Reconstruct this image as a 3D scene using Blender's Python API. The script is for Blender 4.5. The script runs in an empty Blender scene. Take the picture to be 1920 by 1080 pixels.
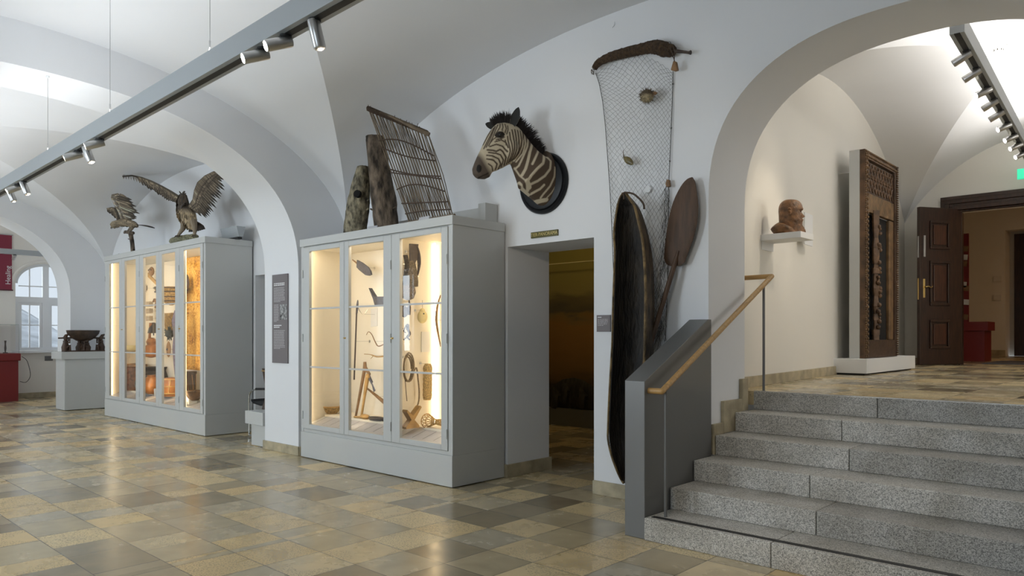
import bpy, bmesh, math, random
from mathutils import Vector, Matrix
from math import sin, cos, pi, sqrt, radians as R
C = bpy.context.scene
COL = C.collection
random.seed(7)

# ------------------------------------------------------------------ camera
F = 1376.0; EYE = 1.4; P_DAY = 112; E_LED = 9; P_SPOT = 1.0; P_UP = 3.8; P_UP2 = 8; P_FILL2 = 38; P_RM = 36; CXP = 960.0; HYP = 629.0
UX, UY = 1376/1879.3, 1280/1879.3          # camera yaw
cam_d = bpy.data.cameras.new('camera'); cam = bpy.data.objects.new('camera', cam_d); COL.objects.link(cam)
cam.location = (0, 0, EYE)
fwd = Vector((-UY, UX, 0)); 
cam.rotation_euler = fwd.to_track_quat('-Z', 'Y').to_euler()
cam_d.sensor_width = 36.0; cam_d.lens = F/1920*36
cam_d.shift_y = (HYP-540)/1920
cam_d.clip_start = 0.05; cam_d.clip_end = 200
C.camera = cam

def at(px, py, ax, v):
    """world point where the sight line through a photo pixel meets the plane ax = v"""
    r = (px-CXP)/F; u = -(py-HYP)/F
    d = (UX*r-UY, UY*r+UX, u); o = (0, 0, EYE); i = 'xyz'.index(ax)
    t = (v-o[i])/d[i]
    return Vector((d[0]*t, d[1]*t, EYE+u*t))
def atp(px, py, P, N):
    """same, for a general plane through P with normal N"""
    r = (px-CXP)/F; u = -(py-HYP)/F
    d = Vector((UX*r-UY, UY*r+UX, u)); o = Vector((0, 0, EYE))
    return o + d*((Vector(P)-o).dot(Vector(N))/d.dot(Vector(N)))

# ------------------------------------------------------------------ world, view
w = bpy.data.worlds.new('world'); C.world = w; w.use_nodes = True
w.node_tree.nodes['Background'].inputs[0].default_value = (0.80, 0.90, 1.0, 1)
w.node_tree.nodes['Background'].inputs[1].default_value = .75
C.view_settings.view_transform = 'Standard'; C.view_settings.look = 'None'
C.view_settings.gamma = 1; C.view_settings.use_curve_mapping = False
C.view_settings.exposure = 0.24
C.cycles.use_denoising = True
C.cycles.max_bounces = 10; C.cycles.diffuse_bounces = 5; C.cycles.transparent_max_bounces = 24
C.cycles.sample_clamp_indirect = 6.0; C.cycles.caustics_reflective = False; C.cycles.caustics_refractive = False

def lamp(name, kind, loc, power, color, aim=None, size=None, size_y=None, spot=None, blend=0.6, rad=0.03):
    d = bpy.data.lights.new(name, kind); o = bpy.data.objects.new(name, d); COL.objects.link(o)
    o.location = loc; d.energy = power; d.color = color
    if aim is not None: o.rotation_euler = (Vector(aim)-Vector(loc)).to_track_quat('-Z', 'Y').to_euler()
    if kind == 'AREA':
        d.shape = 'RECTANGLE'; d.size = size; d.size_y = size_y
    if kind == 'SPOT':
        d.spot_size = spot; d.spot_blend = blend; d.shadow_soft_size = rad
    return o
DAY = (0.80, 0.91, 1.0); WARM = (1.0, 0.86, 0.66)
# daylight outside the window openings of the near long wall and the end wall
for x, k in ((-17.9, .8), (-13.9, 1.1), (-10.4, 1.2), (-5.9, 1.55), (-1.6, .34), (2.9, .12)):
    lamp('daylight', 'AREA', (x, -2.62, 1.95), P_DAY*k, DAY, (x, 5, 1.75), 1.5, 2.1)
lamp('daylight', 'AREA', (-20.3, 4.0, 2.0), P_DAY*0.35, DAY, (-10, 4.0, 1.5), 1.6, 2.4)

# ------------------------------------------------------------------ helpers
WO = {}                                     # world origin of every built object
def tag(o, label=None, cat=None, group=None, kind=None):
    if label: o['label'] = label
    if cat: o['category'] = cat
    if group: o['group'] = group
    if kind: o['kind'] = kind
    return o
def thing(name, label, cat, loc, group=None):
    o = bpy.data.objects.new(name, None); COL.objects.link(o); o.location = loc
    o.empty_display_size = 0.1
    WO[o] = Vector(loc); return tag(o, label, cat, group)

class MB:
    def __init__(s, M=None): s.v = []; s.f = []; s.M = M; s.c = []; s.col = None
    def add(s, vs, fs, col=None):
        b = len(s.v); M = s.M
        for p in vs:
            p = Vector(p); s.v.append(M @ p if M is not None else p); s.c.append(col or s.col or (1, 1, 1))
        s.f += [tuple(b+i for i in f) for f in fs]
        return b
    def box(s, x0, x1, y0, y1, z0, z1):
        s.add([(x0,y0,z0),(x1,y0,z0),(x1,y1,z0),(x0,y1,z0),(x0,y0,z1),(x1,y0,z1),(x1,y1,z1),(x0,y1,z1)],
              [(0,3,2,1),(4,5,6,7),(0,1,5,4),(1,2,6,5),(2,3,7,6),(3,0,4,7)]); return s
    def cbox(s, c, sx, sy, sz): return s.box(c[0]-sx/2,c[0]+sx/2,c[1]-sy/2,c[1]+sy/2,c[2]-sz/2,c[2]+sz/2)
    def tube(s, pts, rad, n=10, caps=True, flat=1.0, up=None, closed=False, col=None):
        """swept tube; rad a number or a list; flat squeezes the second axis"""
        pts = [Vector(p) for p in pts]; m = len(pts)
        if not hasattr(rad, '__len__'): rad = [rad]*m
        vs = []; fs = []; prev = None
        for i, p in enumerate(pts):
            if closed: t = pts[(i+1) % m]-pts[i-1]
            else: t = pts[min(i+1, m-1)]-pts[max(i-1, 0)]
            t = t.normalized() if t.length > 1e-9 else Vector((0, 0, 1))
            ref = prev if prev is not None else (Vector(up) if up is not None else (Vector((0, 0, 1)) if abs(t.z) < .9 else Vector((1, 0, 0))))
            a = ref - t*ref.dot(t)
            a = a.normalized() if a.length > 1e-6 else t.orthogonal().normalized()
            prev = a; b = t.cross(a)
            for k in range(n):
                an = 2*pi*k/n; vs.append(p + a*(rad[i]*cos(an)) + b*(rad[i]*flat*sin(an)))
        for i in range(m if closed else m-1):
            j = (i+1) % m
            for k in range(n):
                l = (k+1) % n; fs.append((i*n+k, i*n+l, j*n+l, j*n+k))
        if caps and not closed:
            fs.append(tuple(range(n-1, -1, -1))); fs.append(tuple((m-1)*n+k for k in range(n)))
        s.add(vs, fs, col); return s
    def cyl(s, p0, p1, r0, r1=None, n=16): return s.tube([p0, p1], [r0, r0 if r1 is None else r1], n)
    def rings(s, rs, caps=True, col=None):
        """loft through rings of equal length"""
        n = len(rs[0]); vs = [p for r in rs for p in r]; fs = []
        for i in range(len(rs)-1):
            for k in range(n):
                l = (k+1) % n; fs.append((i*n+k, i*n+l, (i+1)*n+l, (i+1)*n+k))
        if caps: fs.append(tuple(range(n-1, -1, -1))); fs.append(tuple((len(rs)-1)*n+k for k in range(n)))
        s.add(vs, fs, col); return s
    def lathe(s, prof, c, n=24, ax=(0, 0, 1), sx=1.0, sy=1.0):
        """prof: (radius, height) pairs about the axis through c"""
        ax = Vector(ax).normalized(); a = ax.orthogonal().normalized() if abs(ax.z) < .99 else Vector((1, 0, 0)); b = ax.cross(a); c = Vector(c)
        rs = [[c+ax*h+a*(r*sx*cos(2*pi*k/n))+b*(r*sy*sin(2*pi*k/n)) for k in range(n)] for r, h in prof]
        return s.rings(rs)
    def prism(s, poly, d):
        """poly: 3D outline; d: thickness vector"""
        n = len(poly); d = Vector(d); vs = [Vector(p) for p in poly]+[Vector(p)+d for p in poly]
        fs = [tuple(range(n-1, -1, -1)), tuple(range(n, 2*n))]+[(i, (i+1) % n, n+(i+1) % n, n+i) for i in range(n)]
        s.add(vs, fs); return s
    def sphere(s, c, r, n=14, sc=(1, 1, 1), col=None):
        c = Vector(c); m = max(6, n//2+1); rs = []
        for i in range(m+1):
            th = pi*(0.02+0.96*i/m)
            rs.append([c+Vector((r*sc[0]*sin(th)*cos(2*pi*k/n), r*sc[1]*sin(th)*sin(2*pi*k/n), r*sc[2]*cos(th))) for k in range(n)])
        return s.rings(rs, col=col)
    def build(s, name, mat, parent=None, smooth=False, bevel=0, colors=False, fix=True):
        me = bpy.data.meshes.new(name)
        if parent is not None: o0 = WO[parent]
        else:
            xs = [p.x for p in s.v]; ys = [p.y for p in s.v]; zs = [p.z for p in s.v]
            o0 = Vector(((min(xs)+max(xs))/2, (min(ys)+max(ys))/2, min(zs)))
        me.from_pydata([p-o0 for p in s.v], [], s.f)
        if colors:
            at_ = me.color_attributes.new('Col', 'FLOAT_COLOR', 'POINT')
            for i, c in enumerate(s.c): at_.data[i].color = (c[0], c[1], c[2], 1)
        if fix:
            bm = bmesh.new(); bm.from_mesh(me); bmesh.ops.recalc_face_normals(bm, faces=bm.faces); bm.to_mesh(me); bm.free()
        if smooth:
            for p in me.polygons: p.use_smooth = True
            if smooth != 'all':
                try: me.set_sharp_from_angle(angle=R(40))
                except Exception: pass
        me.materials.append(mat)
        o = bpy.data.objects.new(name, me); COL.objects.link(o)
        if parent is not None: o.parent = parent
        else: o.location = o0
        WO[o] = o0
        if bevel:
            m = o.modifiers.new('bevel', 'BEVEL'); m.width = bevel; m.segments = 2; m.limit_method = 'ANGLE'; m.angle_limit = R(50)
        return o
def struct(name, mb, mat, **k): return tag(mb.build(name, mat, **k), kind='structure')
def box(*a): return MB().box(*a)
def clean(L, k=3):
    """Catmull-Rom refinement of a list of points"""
    L = [Vector(p) for p in L]; out = []
    for i in range(len(L)-1):
        p0 = L[max(i-1, 0)]; p1 = L[i]; p2 = L[i+1]; p3 = L[min(i+2, len(L)-1)]
        for j in range(k):
            t = j/k
            out.append(0.5*((2*p1)+(p2-p0)*t+(2*p0-5*p1+4*p2-p3)*t*t+(3*p1-p0-3*p2+p3)*t**3))
    out.append(L[-1]); return out
def copy_tree(o, parent=None):
    c = o.copy(); COL.objects.link(c)
    if parent is not None: c.parent = parent
    for ch in [x for x in list(COL.objects) if x.parent is o]: copy_tree(ch, c)
    return c

# ------------------------------------------------------------------ materials
def nt(m): m.use_nodes = True; return m.node_tree
def mat(name, col, rough=.6, metal=0, noise=0, scale=8, bump=0, bscale=40, spec=None, col2=None, stretch=None, emit=None, alpha=None, detail=4):
    m = bpy.data.materials.new(name); t = nt(m); b = t.nodes['Principled BSDF']
    b.inputs['Base Color'].default_value = (*col, 1); b.inputs['Roughness'].default_value = rough; b.inputs['Metallic'].default_value = metal
    if spec is not None: b.inputs['Specular IOR Level'].default_value = spec
    if emit: b.inputs['Emission Color'].default_value = (*emit[0], 1); b.inputs['Emission Strength'].default_value = emit[1]
    if noise or bump:
        tc = t.nodes.new('ShaderNodeTexCoord'); mp = t.nodes.new('ShaderNodeMapping'); t.links.new(tc.outputs['Object'], mp.inputs[0])
        if stretch: mp.inputs['Scale'].default_value = stretch
    if noise:
        n = t.nodes.new('ShaderNodeTexNoise'); n.inputs['Scale'].default_value = scale; n.inputs['Detail'].default_value = detail
        r = t.nodes.new('ShaderNodeValToRGB'); t.links.new(mp.outputs[0], n.inputs['Vector']); t.links.new(n.outputs[0], r.inputs[0])
        c2 = col2 or tuple(c*(1-noise) for c in col)
        r.color_ramp.elements[0].position = .35; r.color_ramp.elements[0].color = (*c2, 1)
        r.color_ramp.elements[1].position = .65; r.color_ramp.elements[1].color = (*col, 1)
        t.links.new(r.outputs[0], b.inputs['Base Color'])
    if bump:
        n = t.nodes.new('ShaderNodeTexNoise'); n.inputs['Scale'].default_value = bscale; n.inputs['Detail'].default_value = 5
        bu = t.nodes.new('ShaderNodeBump'); bu.inputs['Strength'].default_value = bump; bu.inputs['Distance'].default_value = .02
        t.links.new(mp.outputs[0], n.inputs['Vector']); t.links.new(n.outputs[0], bu.inputs['Height']); t.links.new(bu.outputs[0], b.inputs['Normal'])
    return m
def vmat(name, rough=.8, bump=0, bscale=60):
    m = mat(name, (.5, .5, .5), rough, bump=bump, bscale=bscale); t = m.node_tree
    a = t.nodes.new('ShaderNodeVertexColor'); a.layer_name = 'Col'; t.links.new(a.outputs[0], t.nodes['Principled BSDF'].inputs['Base Color']); return m
def math_(t, op, a, b=None):
    n = t.nodes.new('ShaderNodeMath'); n.operation = op
    for i, x in enumerate((a, b)):
        if x is None: continue
        if isinstance(x, (int, float)): n.inputs[i].default_value = x
        else: t.links.new(x, n.inputs[i])
    return n.outputs[0]
def stone_floor(name, ox, oy, p, stagger_x=None):
    m = bpy.data.materials.new(name); t = nt(m); b = t.nodes['Principled BSDF']; L = t.links.new
    g = t.nodes.new('ShaderNodeNewGeometry'); s = t.nodes.new('ShaderNodeSeparateXYZ'); L(g.outputs['Position'], s.inputs[0])
    v = math_(t, 'DIVIDE', math_(t, 'SUBTRACT', s.outputs[1], oy), p); row = math_(t, 'FLOOR', v)
    u = math_(t, 'DIVIDE', math_(t, 'SUBTRACT', s.outputs[0], ox), p)
    wn = t.nodes.new('ShaderNodeTexWhiteNoise'); wn.noise_dimensions = '1D'; L(row, wn.inputs['W'])
    if stagger_x is not None:
        far = math_(t, 'LESS_THAN', s.outputs[0], stagger_x)
        u = math_(t, 'ADD', u, math_(t, 'MULTIPLY', wn.outputs[0], far))
        # tiles of unequal length: warp along the row
        sn = math_(t, 'SINE', math_(t, 'ADD', math_(t, 'MULTIPLY', u, 2.1), math_(t, 'MULTIPLY', wn.outputs[0], 31.0)))
        u = math_(t, 'ADD', u, math_(t, 'MULTIPLY', math_(t, 'MULTIPLY', sn, .20), far))
    cu = math_(t, 'FLOOR', u)
    cx = t.nodes.new('ShaderNodeCombineXYZ'); L(cu, cx.inputs[0]); L(row, cx.inputs[1])
    w2 = t.nodes.new('ShaderNodeTexWhiteNoise'); w2.noise_dimensions = '3D'; L(cx.outputs[0], w2.inputs['Vector'])
    ramp = t.nodes.new('ShaderNodeValToRGB'); ramp.color_ramp.interpolation = 'LINEAR'
    cols = [(0, (.23, .19, .125)), (.18, (.36, .305, .205)), (.34, (.50, .42, .27)), (.5, (.43, .39, .30)), (.66, (.63, .53, .345)), (.82, (.65, .49, .25)), (1, (.72, .60, .37))]
    e = ramp.color_ramp.elements; e[0].position = 0; e[0].color = (*cols[0][1], 1); e[1].position = 1; e[1].color = (*cols[-1][1], 1)
    for q, c in cols[1:-1]: x = e.new(q); x.color = (*c, 1)
    L(w2.outputs[0], ramp.inputs[0])
    # veins and pitting, shifted per tile
    off = t.nodes.new('ShaderNodeVectorMath'); off.operation = 'MULTIPLY_ADD'; L(w2.outputs[1], off.inputs[0]); off.inputs[1].default_value = (9, 9, 9); L(g.outputs['Position'], off.inputs[2])
    n1 = t.nodes.new('ShaderNodeTexNoise'); n1.inputs['Scale'].default_value = 5; n1.inputs['Detail'].default_value = 8; n1.inputs['Distortion'].default_value = .4; L(off.outputs[0], n1.inputs['Vector'])
    n2 = t.nodes.new('ShaderNodeTexNoise'); n2.inputs['Scale'].default_value = 95; n2.inputs['Detail'].default_value = 3; L(off.outputs[0], n2.inputs['Vector'])
    n3 = t.nodes.new('ShaderNodeTexNoise'); n3.inputs['Scale'].default_value = 1.8; n3.inputs['Detail'].default_value = 2; L(off.outputs[0], n3.inputs['Vector'])
    r1 = t.nodes.new('ShaderNodeValToRGB'); L(n1.outputs[0], r1.inputs[0]); r1.color_ramp.elements[0].position = .3; r1.color_ramp.elements[0].color = (.86, .85, .82, 1); r1.color_ramp.elements[1].position = .7; r1.color_ramp.elements[1].color = (1.08, 1.06, 1.02, 1)
    mx = t.nodes.new('ShaderNodeMixRGB'); mx.blend_type = 'MULTIPLY'; mx.inputs[0].default_value = 1; L(ramp.outputs[0], mx.inputs[1]); L(r1.outputs[0], mx.inputs[2])
    pit = math_(t, 'MULTIPLY', math_(t, 'GREATER_THAN', n2.outputs[0], .56), math_(t, 'GREATER_THAN', math_(t, 'MULTIPLY', n3.outputs[0], math_(t, 'ADD', w2.outputs[0], .35)), .52))
    m2 = t.nodes.new('ShaderNodeMixRGB'); L(math_(t, 'MULTIPLY', pit, .5), m2.inputs[0]); L(mx.outputs[0], m2.inputs[1]); m2.inputs[2].default_value = (.16, .135, .10, 1)
    # joints
    def edge(x):
        f = math_(t, 'FRACT', x); return math_(t, 'MINIMUM', f, math_(t, 'SUBTRACT', 1.0, f))
    jo = math_(t, 'LESS_THAN', math_(t, 'MINIMUM', edge(u), edge(v)), .0088)
    m3 = t.nodes.new('ShaderNodeMixRGB'); L(math_(t, 'MULTIPLY', jo, .9), m3.inputs[0]); L(m2.outputs[0], m3.inputs[1]); m3.inputs[2].default_value = (.12, .10, .075, 1)
    L(m3.outputs[0], b.inputs['Base Color']); b.inputs['Specular IOR Level'].default_value = .42
    ro = math_(t, 'ADD', math_(t, 'MULTIPLY', n1.outputs[0], .22), math_(t, 'ADD', math_(t, 'MULTIPLY', pit, .25), math_(t, 'MULTIPLY', w2.outputs[0], .1)))
    ro = math_(t, 'ADD', ro, .10); L(ro, b.inputs['Roughness'])
    bu = t.nodes.new('ShaderNodeBump'); bu.inputs['Strength'].default_value = .10; bu.inputs['Distance'].default_value = .01
    L(math_(t, 'ADD', math_(t, 'MULTIPLY', n3.outputs[0], 1.5), math_(t, 'SUBTRACT', 0.0, jo)), bu.inputs['Height']); L(bu.outputs[0], b.inputs['Normal'])
    return m
def granite(name, dark=1.0):
    m = bpy.data.materials.new(name); t = nt(m); b = t.nodes['Principled BSDF']; L = t.links.new
    g = t.nodes.new('ShaderNodeNewGeometry')
    n = t.nodes.new('ShaderNodeTexVoronoi'); n.inputs['Scale'].default_value = 210; L(g.outputs['Position'], n.inputs['Vector'])
    s = t.nodes.new('ShaderNodeSeparateXYZ'); L(n.outputs['Color'], s.inputs[0])
    r = t.nodes.new('ShaderNodeValToRGB'); L(s.outputs[0], r.inputs[0]); e = r.color_ramp.elements
    e[0].color = (.17*dark, .17*dark, .165*dark, 1); e[1].color = (.66*dark, .65*dark, .62*dark, 1); x = e.new(.45); x.color = (.42*dark, .41*dark, .385*dark, 1)
    n2 = t.nodes.new('ShaderNodeTexNoise'); n2.inputs['Scale'].default_value = 3.2; n2.inputs['Detail'].default_value = 5; L(g.outputs['Position'], n2.inputs['Vector'])
    r2 = t.nodes.new('ShaderNodeValToRGB'); L(n2.outputs[0], r2.inputs[0]); r2.color_ramp.elements[0].position = .3; r2.color_ramp.elements[0].color = (.72, .70, .66, 1); r2.color_ramp.elements[1].position = .6; r2.color_ramp.elements[1].color = (1, 1, 1, 1)
    mx = t.nodes.new('ShaderNodeMixRGB'); mx.blend_type = 'MULTIPLY'; mx.inputs[0].default_value = 1; L(r.outputs[0], mx.inputs[1]); L(r2.outputs[0], mx.inputs[2])
    # seams between the stone lengths
    L(mx.outputs[0], b.inputs['Base Color']); b.inputs['Roughness'].default_value = .55
    return m
def glass_thin(name, tint=(1, 1, 1), refl=.06):
    m = bpy.data.materials.new(name); t = nt(m); t.nodes.clear(); L = t.links.new
    o = t.nodes.new('ShaderNodeOutputMaterial'); a = t.nodes.new('ShaderNodeBsdfTransparent'); a.inputs[0].default_value = (*tint, 1)
    gl = t.nodes.new('ShaderNodeBsdfGlossy'); gl.inputs['Roughness'].default_value = .01; mx = t.nodes.new('ShaderNodeMixShader')
    lw = t.nodes.new('ShaderNodeFresnel'); lw.inputs[0].default_value = 1.45
    L(math_(t, 'MULTIPLY', lw.outputs[0], refl), mx.inputs[0]); L(a.outputs[0], mx.inputs[1]); L(gl.outputs[0], mx.inputs[2]); L(mx.outputs[0], o.inputs[0]); return m

M = {}
M['plaster'] = mat('white_plaster', (.79, .80, .82), .85, bump=.06, bscale=5, noise=.03, scale=.8)
M['plaster_warm'] = mat('warm_white_plaster', (.80, .775, .72), .85, bump=.05, bscale=5)
M['floor'] = stone_floor('limestone_tiles', -2.99, 1.475, .385, -4.6)
M['floor_up'] = stone_floor('limestone_tiles_upper', -2.99, 1.475, .40)
M['limestone'] = mat('limestone_base', (.50, .43, .29), .6, noise=.35, scale=7, bump=.1)
M['granite'] = granite('grey_granite', 1.12); M['granite2'] = granite('worn_dark_granite', .86)
M['cab'] = mat('grey_lacquer', (.54, .55, .54), .42)
M['cabin'] = mat('cream_lining', (.80, .74, .62), .7)
M['glass'] = glass_thin('cabinet_glass', refl=.8)
M['led'] = mat('led_strip', (1, .9, .7), .5, emit=((1.0, .80, .52), E_LED))
M['steel'] = mat('grey_metal', (.17, .17, .168), .38, metal=.35)
M['steel_l'] = mat('rail_grey', (.36, .385, .40), .45, metal=.1)
M['alu'] = mat('brushed_aluminium', (.55, .55, .55), .3, metal=.9)
M['chrome'] = mat('chrome', (.7, .7, .7), .12, metal=1)
M['brass'] = mat('brass', (.75, .55, .22), .25, metal=1)
M['oak'] = mat('oak_rail', (.52, .31, .11), .38, noise=.3, scale=6, stretch=(1, 8, 8))
M['bulb'] = mat('lit_bulb', (1, 1, .9), .5, emit=((1, .93, .76), 60))
M['red'] = mat('dark_red_lacquer', (.17, .012, .012), .45)
M['banner'] = mat('wine_red_cloth', (.22, .03, .055), .8)
M['white'] = mat('white_paint', (.78, .79, .80), .5)
M['black'] = mat('black_wood', (.008, .009, .011), .42, bump=.03, spec=.3)
M['darkmetal'] = mat('dark_rubber', (.015, .015, .015), .6)
M['panel'] = mat('grey_brown_panel', (.175, .155, .160), .6)
M['paleline'] = mat('pale_print', (.55, .53, .53), .7)
M['label'] = mat('silver_label', (.46, .46, .48), .5)
M['walnut'] = mat('dark_walnut', (.042, .017, .009), .35, noise=.5, scale=5, stretch=(6, 6, 1), bump=.05)
M['walnutp'] = mat('walnut_panel', (.070, .024, .011), .33, noise=.4, scale=5, stretch=(6, 6, 1))
M['carved'] = mat('old_carved_wood', (.15, .078, .036), .55, noise=.6, scale=9, bump=.3, bscale=30)
M['carved_hi'] = mat('old_wood_light', (.20, .115, .05), .5, noise=.5, scale=9, bump=.3, bscale=30)
M['carved_dk'] = mat('old_wood_dark', (.075, .038, .02), .5, noise=.5, scale=9, bump=.4, bscale=30)
M['terracotta'] = mat('terracotta', (.26, .125, .050), .42, noise=.65, scale=22, bump=.35, bscale=50)
M['bark'] = mat('bark', (.19, .145, .105), .95, noise=.85, scale=16, bump=1.0, bscale=28, stretch=(1, 1, .45))
M['bark2'] = mat('lichen_bark', (.32, .28, .19), .95, noise=.88, scale=20, bump=1.0, bscale=30, stretch=(1, 1, .6))
M['cane'] = mat('old_cane', (.20, .150, .100), .8, noise=.45, scale=12)
M['twine'] = mat('dark_twine', (.075, .05, .035), .9, bump=.6)
M['netbundle'] = mat('rolled_net', (.105, .062, .032), .95, noise=.6, scale=50, bump=1.0, bscale=110, detail=6)
M['net'] = mat('net_twine', (.10, .095, .09), .9)
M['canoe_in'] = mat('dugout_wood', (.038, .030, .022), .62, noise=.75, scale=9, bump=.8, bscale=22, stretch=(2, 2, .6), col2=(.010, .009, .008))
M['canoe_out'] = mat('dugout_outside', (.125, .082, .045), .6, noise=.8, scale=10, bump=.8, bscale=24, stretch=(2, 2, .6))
M['rim'] = mat('worn_gunwale', (.24, .155, .06), .6, noise=.7, scale=14, bump=.6)
M['paddle'] = mat('paddle_wood', (.095, .050, .026), .6, noise=.35, scale=5, stretch=(8, 8, 1), bump=.1)
M['straw'] = mat('straw', (.50, .33, .13), .8, noise=.6, scale=45, bump=.8, bscale=90)
M['lightwood'] = mat('light_wood', (.50, .30, .10), .5, noise=.35, scale=9)
M['midwood'] = mat('mid_wood', (.28, .15, .06), .55, noise=.4, scale=9)
M['darkwood'] = mat('dark_wood', (.065, .038, .024), .45, noise=.5, scale=12, bump=.3)
M['leather'] = mat('dark_leather', (.07, .055, .05), .5, noise=.4, scale=30, bump=.3)
M['iron'] = mat('grey_iron', (.10, .10, .125), .45, metal=.4, noise=.4, scale=30)
M['clay'] = mat('burnished_clay', (.40, .16, .045), .32, noise=.5, scale=6)
M['claydk'] = mat('dark_clay', (.06, .045, .035), .35, noise=.4, scale=8)
M['gourd'] = mat('pale_gourd', (.72, .60, .30), .4, noise=.15, scale=10)
M['cloth_mauve'] = mat('mauve_cloth', (.18, .15, .20), .9, noise=.5, scale=20)
M['paper'] = mat('pale_card', (.72, .70, .66), .7)
M['feather'] = vmat('feathers', .85, bump=.3, bscale=120); M['hide'] = vmat('short_hair_hide', .8, bump=.15, bscale=200)
M['mane'] = mat('mane_hair', (.012, .008, .007), .7)
M['eye'] = mat('glass_eye', (.006, .004, .003), .06)
M['gold'] = mat('gold_lettering', (.62, .50, .20), .4, metal=.4)
M['olive'] = mat('olive_plate', (.105, .095, .022), .45)
M['ground'] = mat('snowy_ground', (.75, .78, .82), .8)
M['seam'] = mat('dark_joint', (.06, .06, .055), .9)
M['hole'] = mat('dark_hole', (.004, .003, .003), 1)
M['mat'] = mat('grey_doormat', (.10, .10, .115), .95, bump=.5, bscale=120)
M['exit'] = mat('exit_green', (.02, .42, .22), .5, emit=((.05, .75, .42), .8))
M['exitw'] = mat('exit_white', (.8, .9, .85), .5, emit=((.8, 1, .9), 1.2))
# ------------------------------------------------------------------ architecture
def colwall(axis, p0, p1, a_list, fn, ztop=4.7):
    """wall slab between planes p0,p1; fn(a, side) -> list of solid (z0,z1) at coordinate a, side -1/+1 of a"""
    V = {}; vs = []; fcount = {}
    def vid(a, p, z):
        k = (round(a, 4), round(p, 4), round(z, 4))
        if k not in V: V[k] = len(vs); vs.append((a, p, z) if axis == 'x' else (p, a, z))
        return V[k]
    faces = []
    for a, b in zip(a_list[:-1], a_list[1:]):
        if b-a < 1e-5: continue
        A = fn(a, 1); B = fn(b, -1)
        for (l0, h0), (l1, h1) in zip(A, B):
            i = [vid(a, p0, l0), vid(b, p0, l1), vid(b, p1, l1), vid(a, p1, l0), vid(a, p0, h0), vid(b, p0, h1), vid(b, p1, h1), vid(a, p1, h0)]
            for f in ((0,3,2,1),(4,5,6,7),(0,1,5,4),(1,2,6,5),(2,3,7,6),(3,0,4,7)):
                faces.append(tuple(dict.fromkeys(i[k] for k in f)))
    for f in faces: fcount[frozenset(f)] = fcount.get(frozenset(f), 0)+1
    mb = MB(); mb.add(vs, [f for f in faces if len(f) > 2 and fcount[frozenset(f)] == 1]); return mb
def arcs(a0, a1, n=36): return [ (a0+a1)/2 - (a1-a0)/2*cos(pi*i/n) for i in range(n+1)]

ZT = 4.75
WY, WY2 = 5.26, 5.89
# back wall with the two low doorways and the big stair arch
DO = [(-9.98, -8.85, 2.27), (-4.95, -3.90, 2.27)]
AR0, AR1 = -2.79, -0.11
def zarch(a): 
    u = abs((a-(AR0+AR1)/2)/((AR1-AR0)/2)); return 2.45+1.13*max(0, 1-min(u, 1)**2.4)**(1/2.4)
def f_back(a, s):
    for x0, x1, zt in DO:
        if (s > 0 and x0-1e-6 <= a < x1-1e-6) or (s < 0 and x0+1e-6 < a <= x1+1e-6): return [(zt, ZT)]
    if (s > 0 and AR0-1e-6 <= a < AR1-1e-6) or (s < 0 and AR0+1e-6 < a <= AR1+1e-6): return [(zarch(a), ZT)]
    return [(0, ZT)]
xs = sorted([-19.1, -9.98, -8.85, -4.95, -3.90, 5.0]+arcs(AR0, AR1, 44))
struct('wall_back', colwall('x', WY, WY2, xs, f_back), M['plaster'], smooth=True)

# near long wall with daylight openings behind the camera
WIN = (-17.9, -13.9, -10.4, -5.9, -1.6, 2.9)
def f_front(a, s):
    for c in WIN:
        if (s > 0 and c-.7-1e-6 <= a < c+.7-1e-6) or (s < 0 and c-.7+1e-6 < a <= c+.7+1e-6): return [(0, .95), (2.95, ZT)]
    return [(0, ZT)]
def fill(L):  # equal number of intervals on both sides of a column
    return L
xs = sorted([-19.1, 5.0]+[c-.7 for c in WIN]+[c+.7 for c in WIN])
struct('wall_front', colwall('x', -2.36, -1.76, xs, f_front), M['plaster'])
for k, c in enumerate(WIN):
    f = MB(); y0, y1 = -2.30, -2.24
    f.box(c-.7, c-.62, y0, y1, .95, 2.95); f.box(c+.62, c+.7, y0, y1, .95, 2.95); f.box(c-.62, c+.62, y0, y1, .95, 1.03); f.box(c-.62, c+.62, y0, y1, 2.87, 2.95)
    f.box(c-.05, c+.05, y0, y1, 1.03, 2.87); f.box(c-.62, c+.62, y0+.01, y1-.01, 2.2, 2.26)
    o = struct('window_%d' % (k+2), f, M['white'])

# end wall with the arched window
XE = -19.1
wl = at(29, 541, 'x', XE); wc = at(88, 541, 'x', XE); wr_y = 2*wc.y-wl.y; zs_w = wl.z+.12; zt_w = at(88, 495, 'x', XE).z; zb_w = at(88, 657, 'x', XE).z
def z_end(a):
    u = abs((a-wc.y)/(wr_y-wc.y)); return zs_w+(zt_w-zs_w)*sqrt(max(0, 1-min(1, u)**2))
def f_end(a, s):
    if (s > 0 and wl.y-1e-6 <= a < wr_y-1e-6) or (s < 0 and wl.y+1e-6 < a <= wr_y+1e-6): return [(0, zb_w), (z_end(a), ZT)]
    return [(0, ZT)]
ys = sorted([-2.36, 6.0]+arcs(wl.y, wr_y, 28))
struct('wall_left', colwall('y', XE-.45, XE, ys, f_end), M['plaster_warm'], smooth=True)
struct('wall_right', box(5.0, 5.4, -2.4, 5.9, 0, ZT), M['plaster'])
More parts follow.
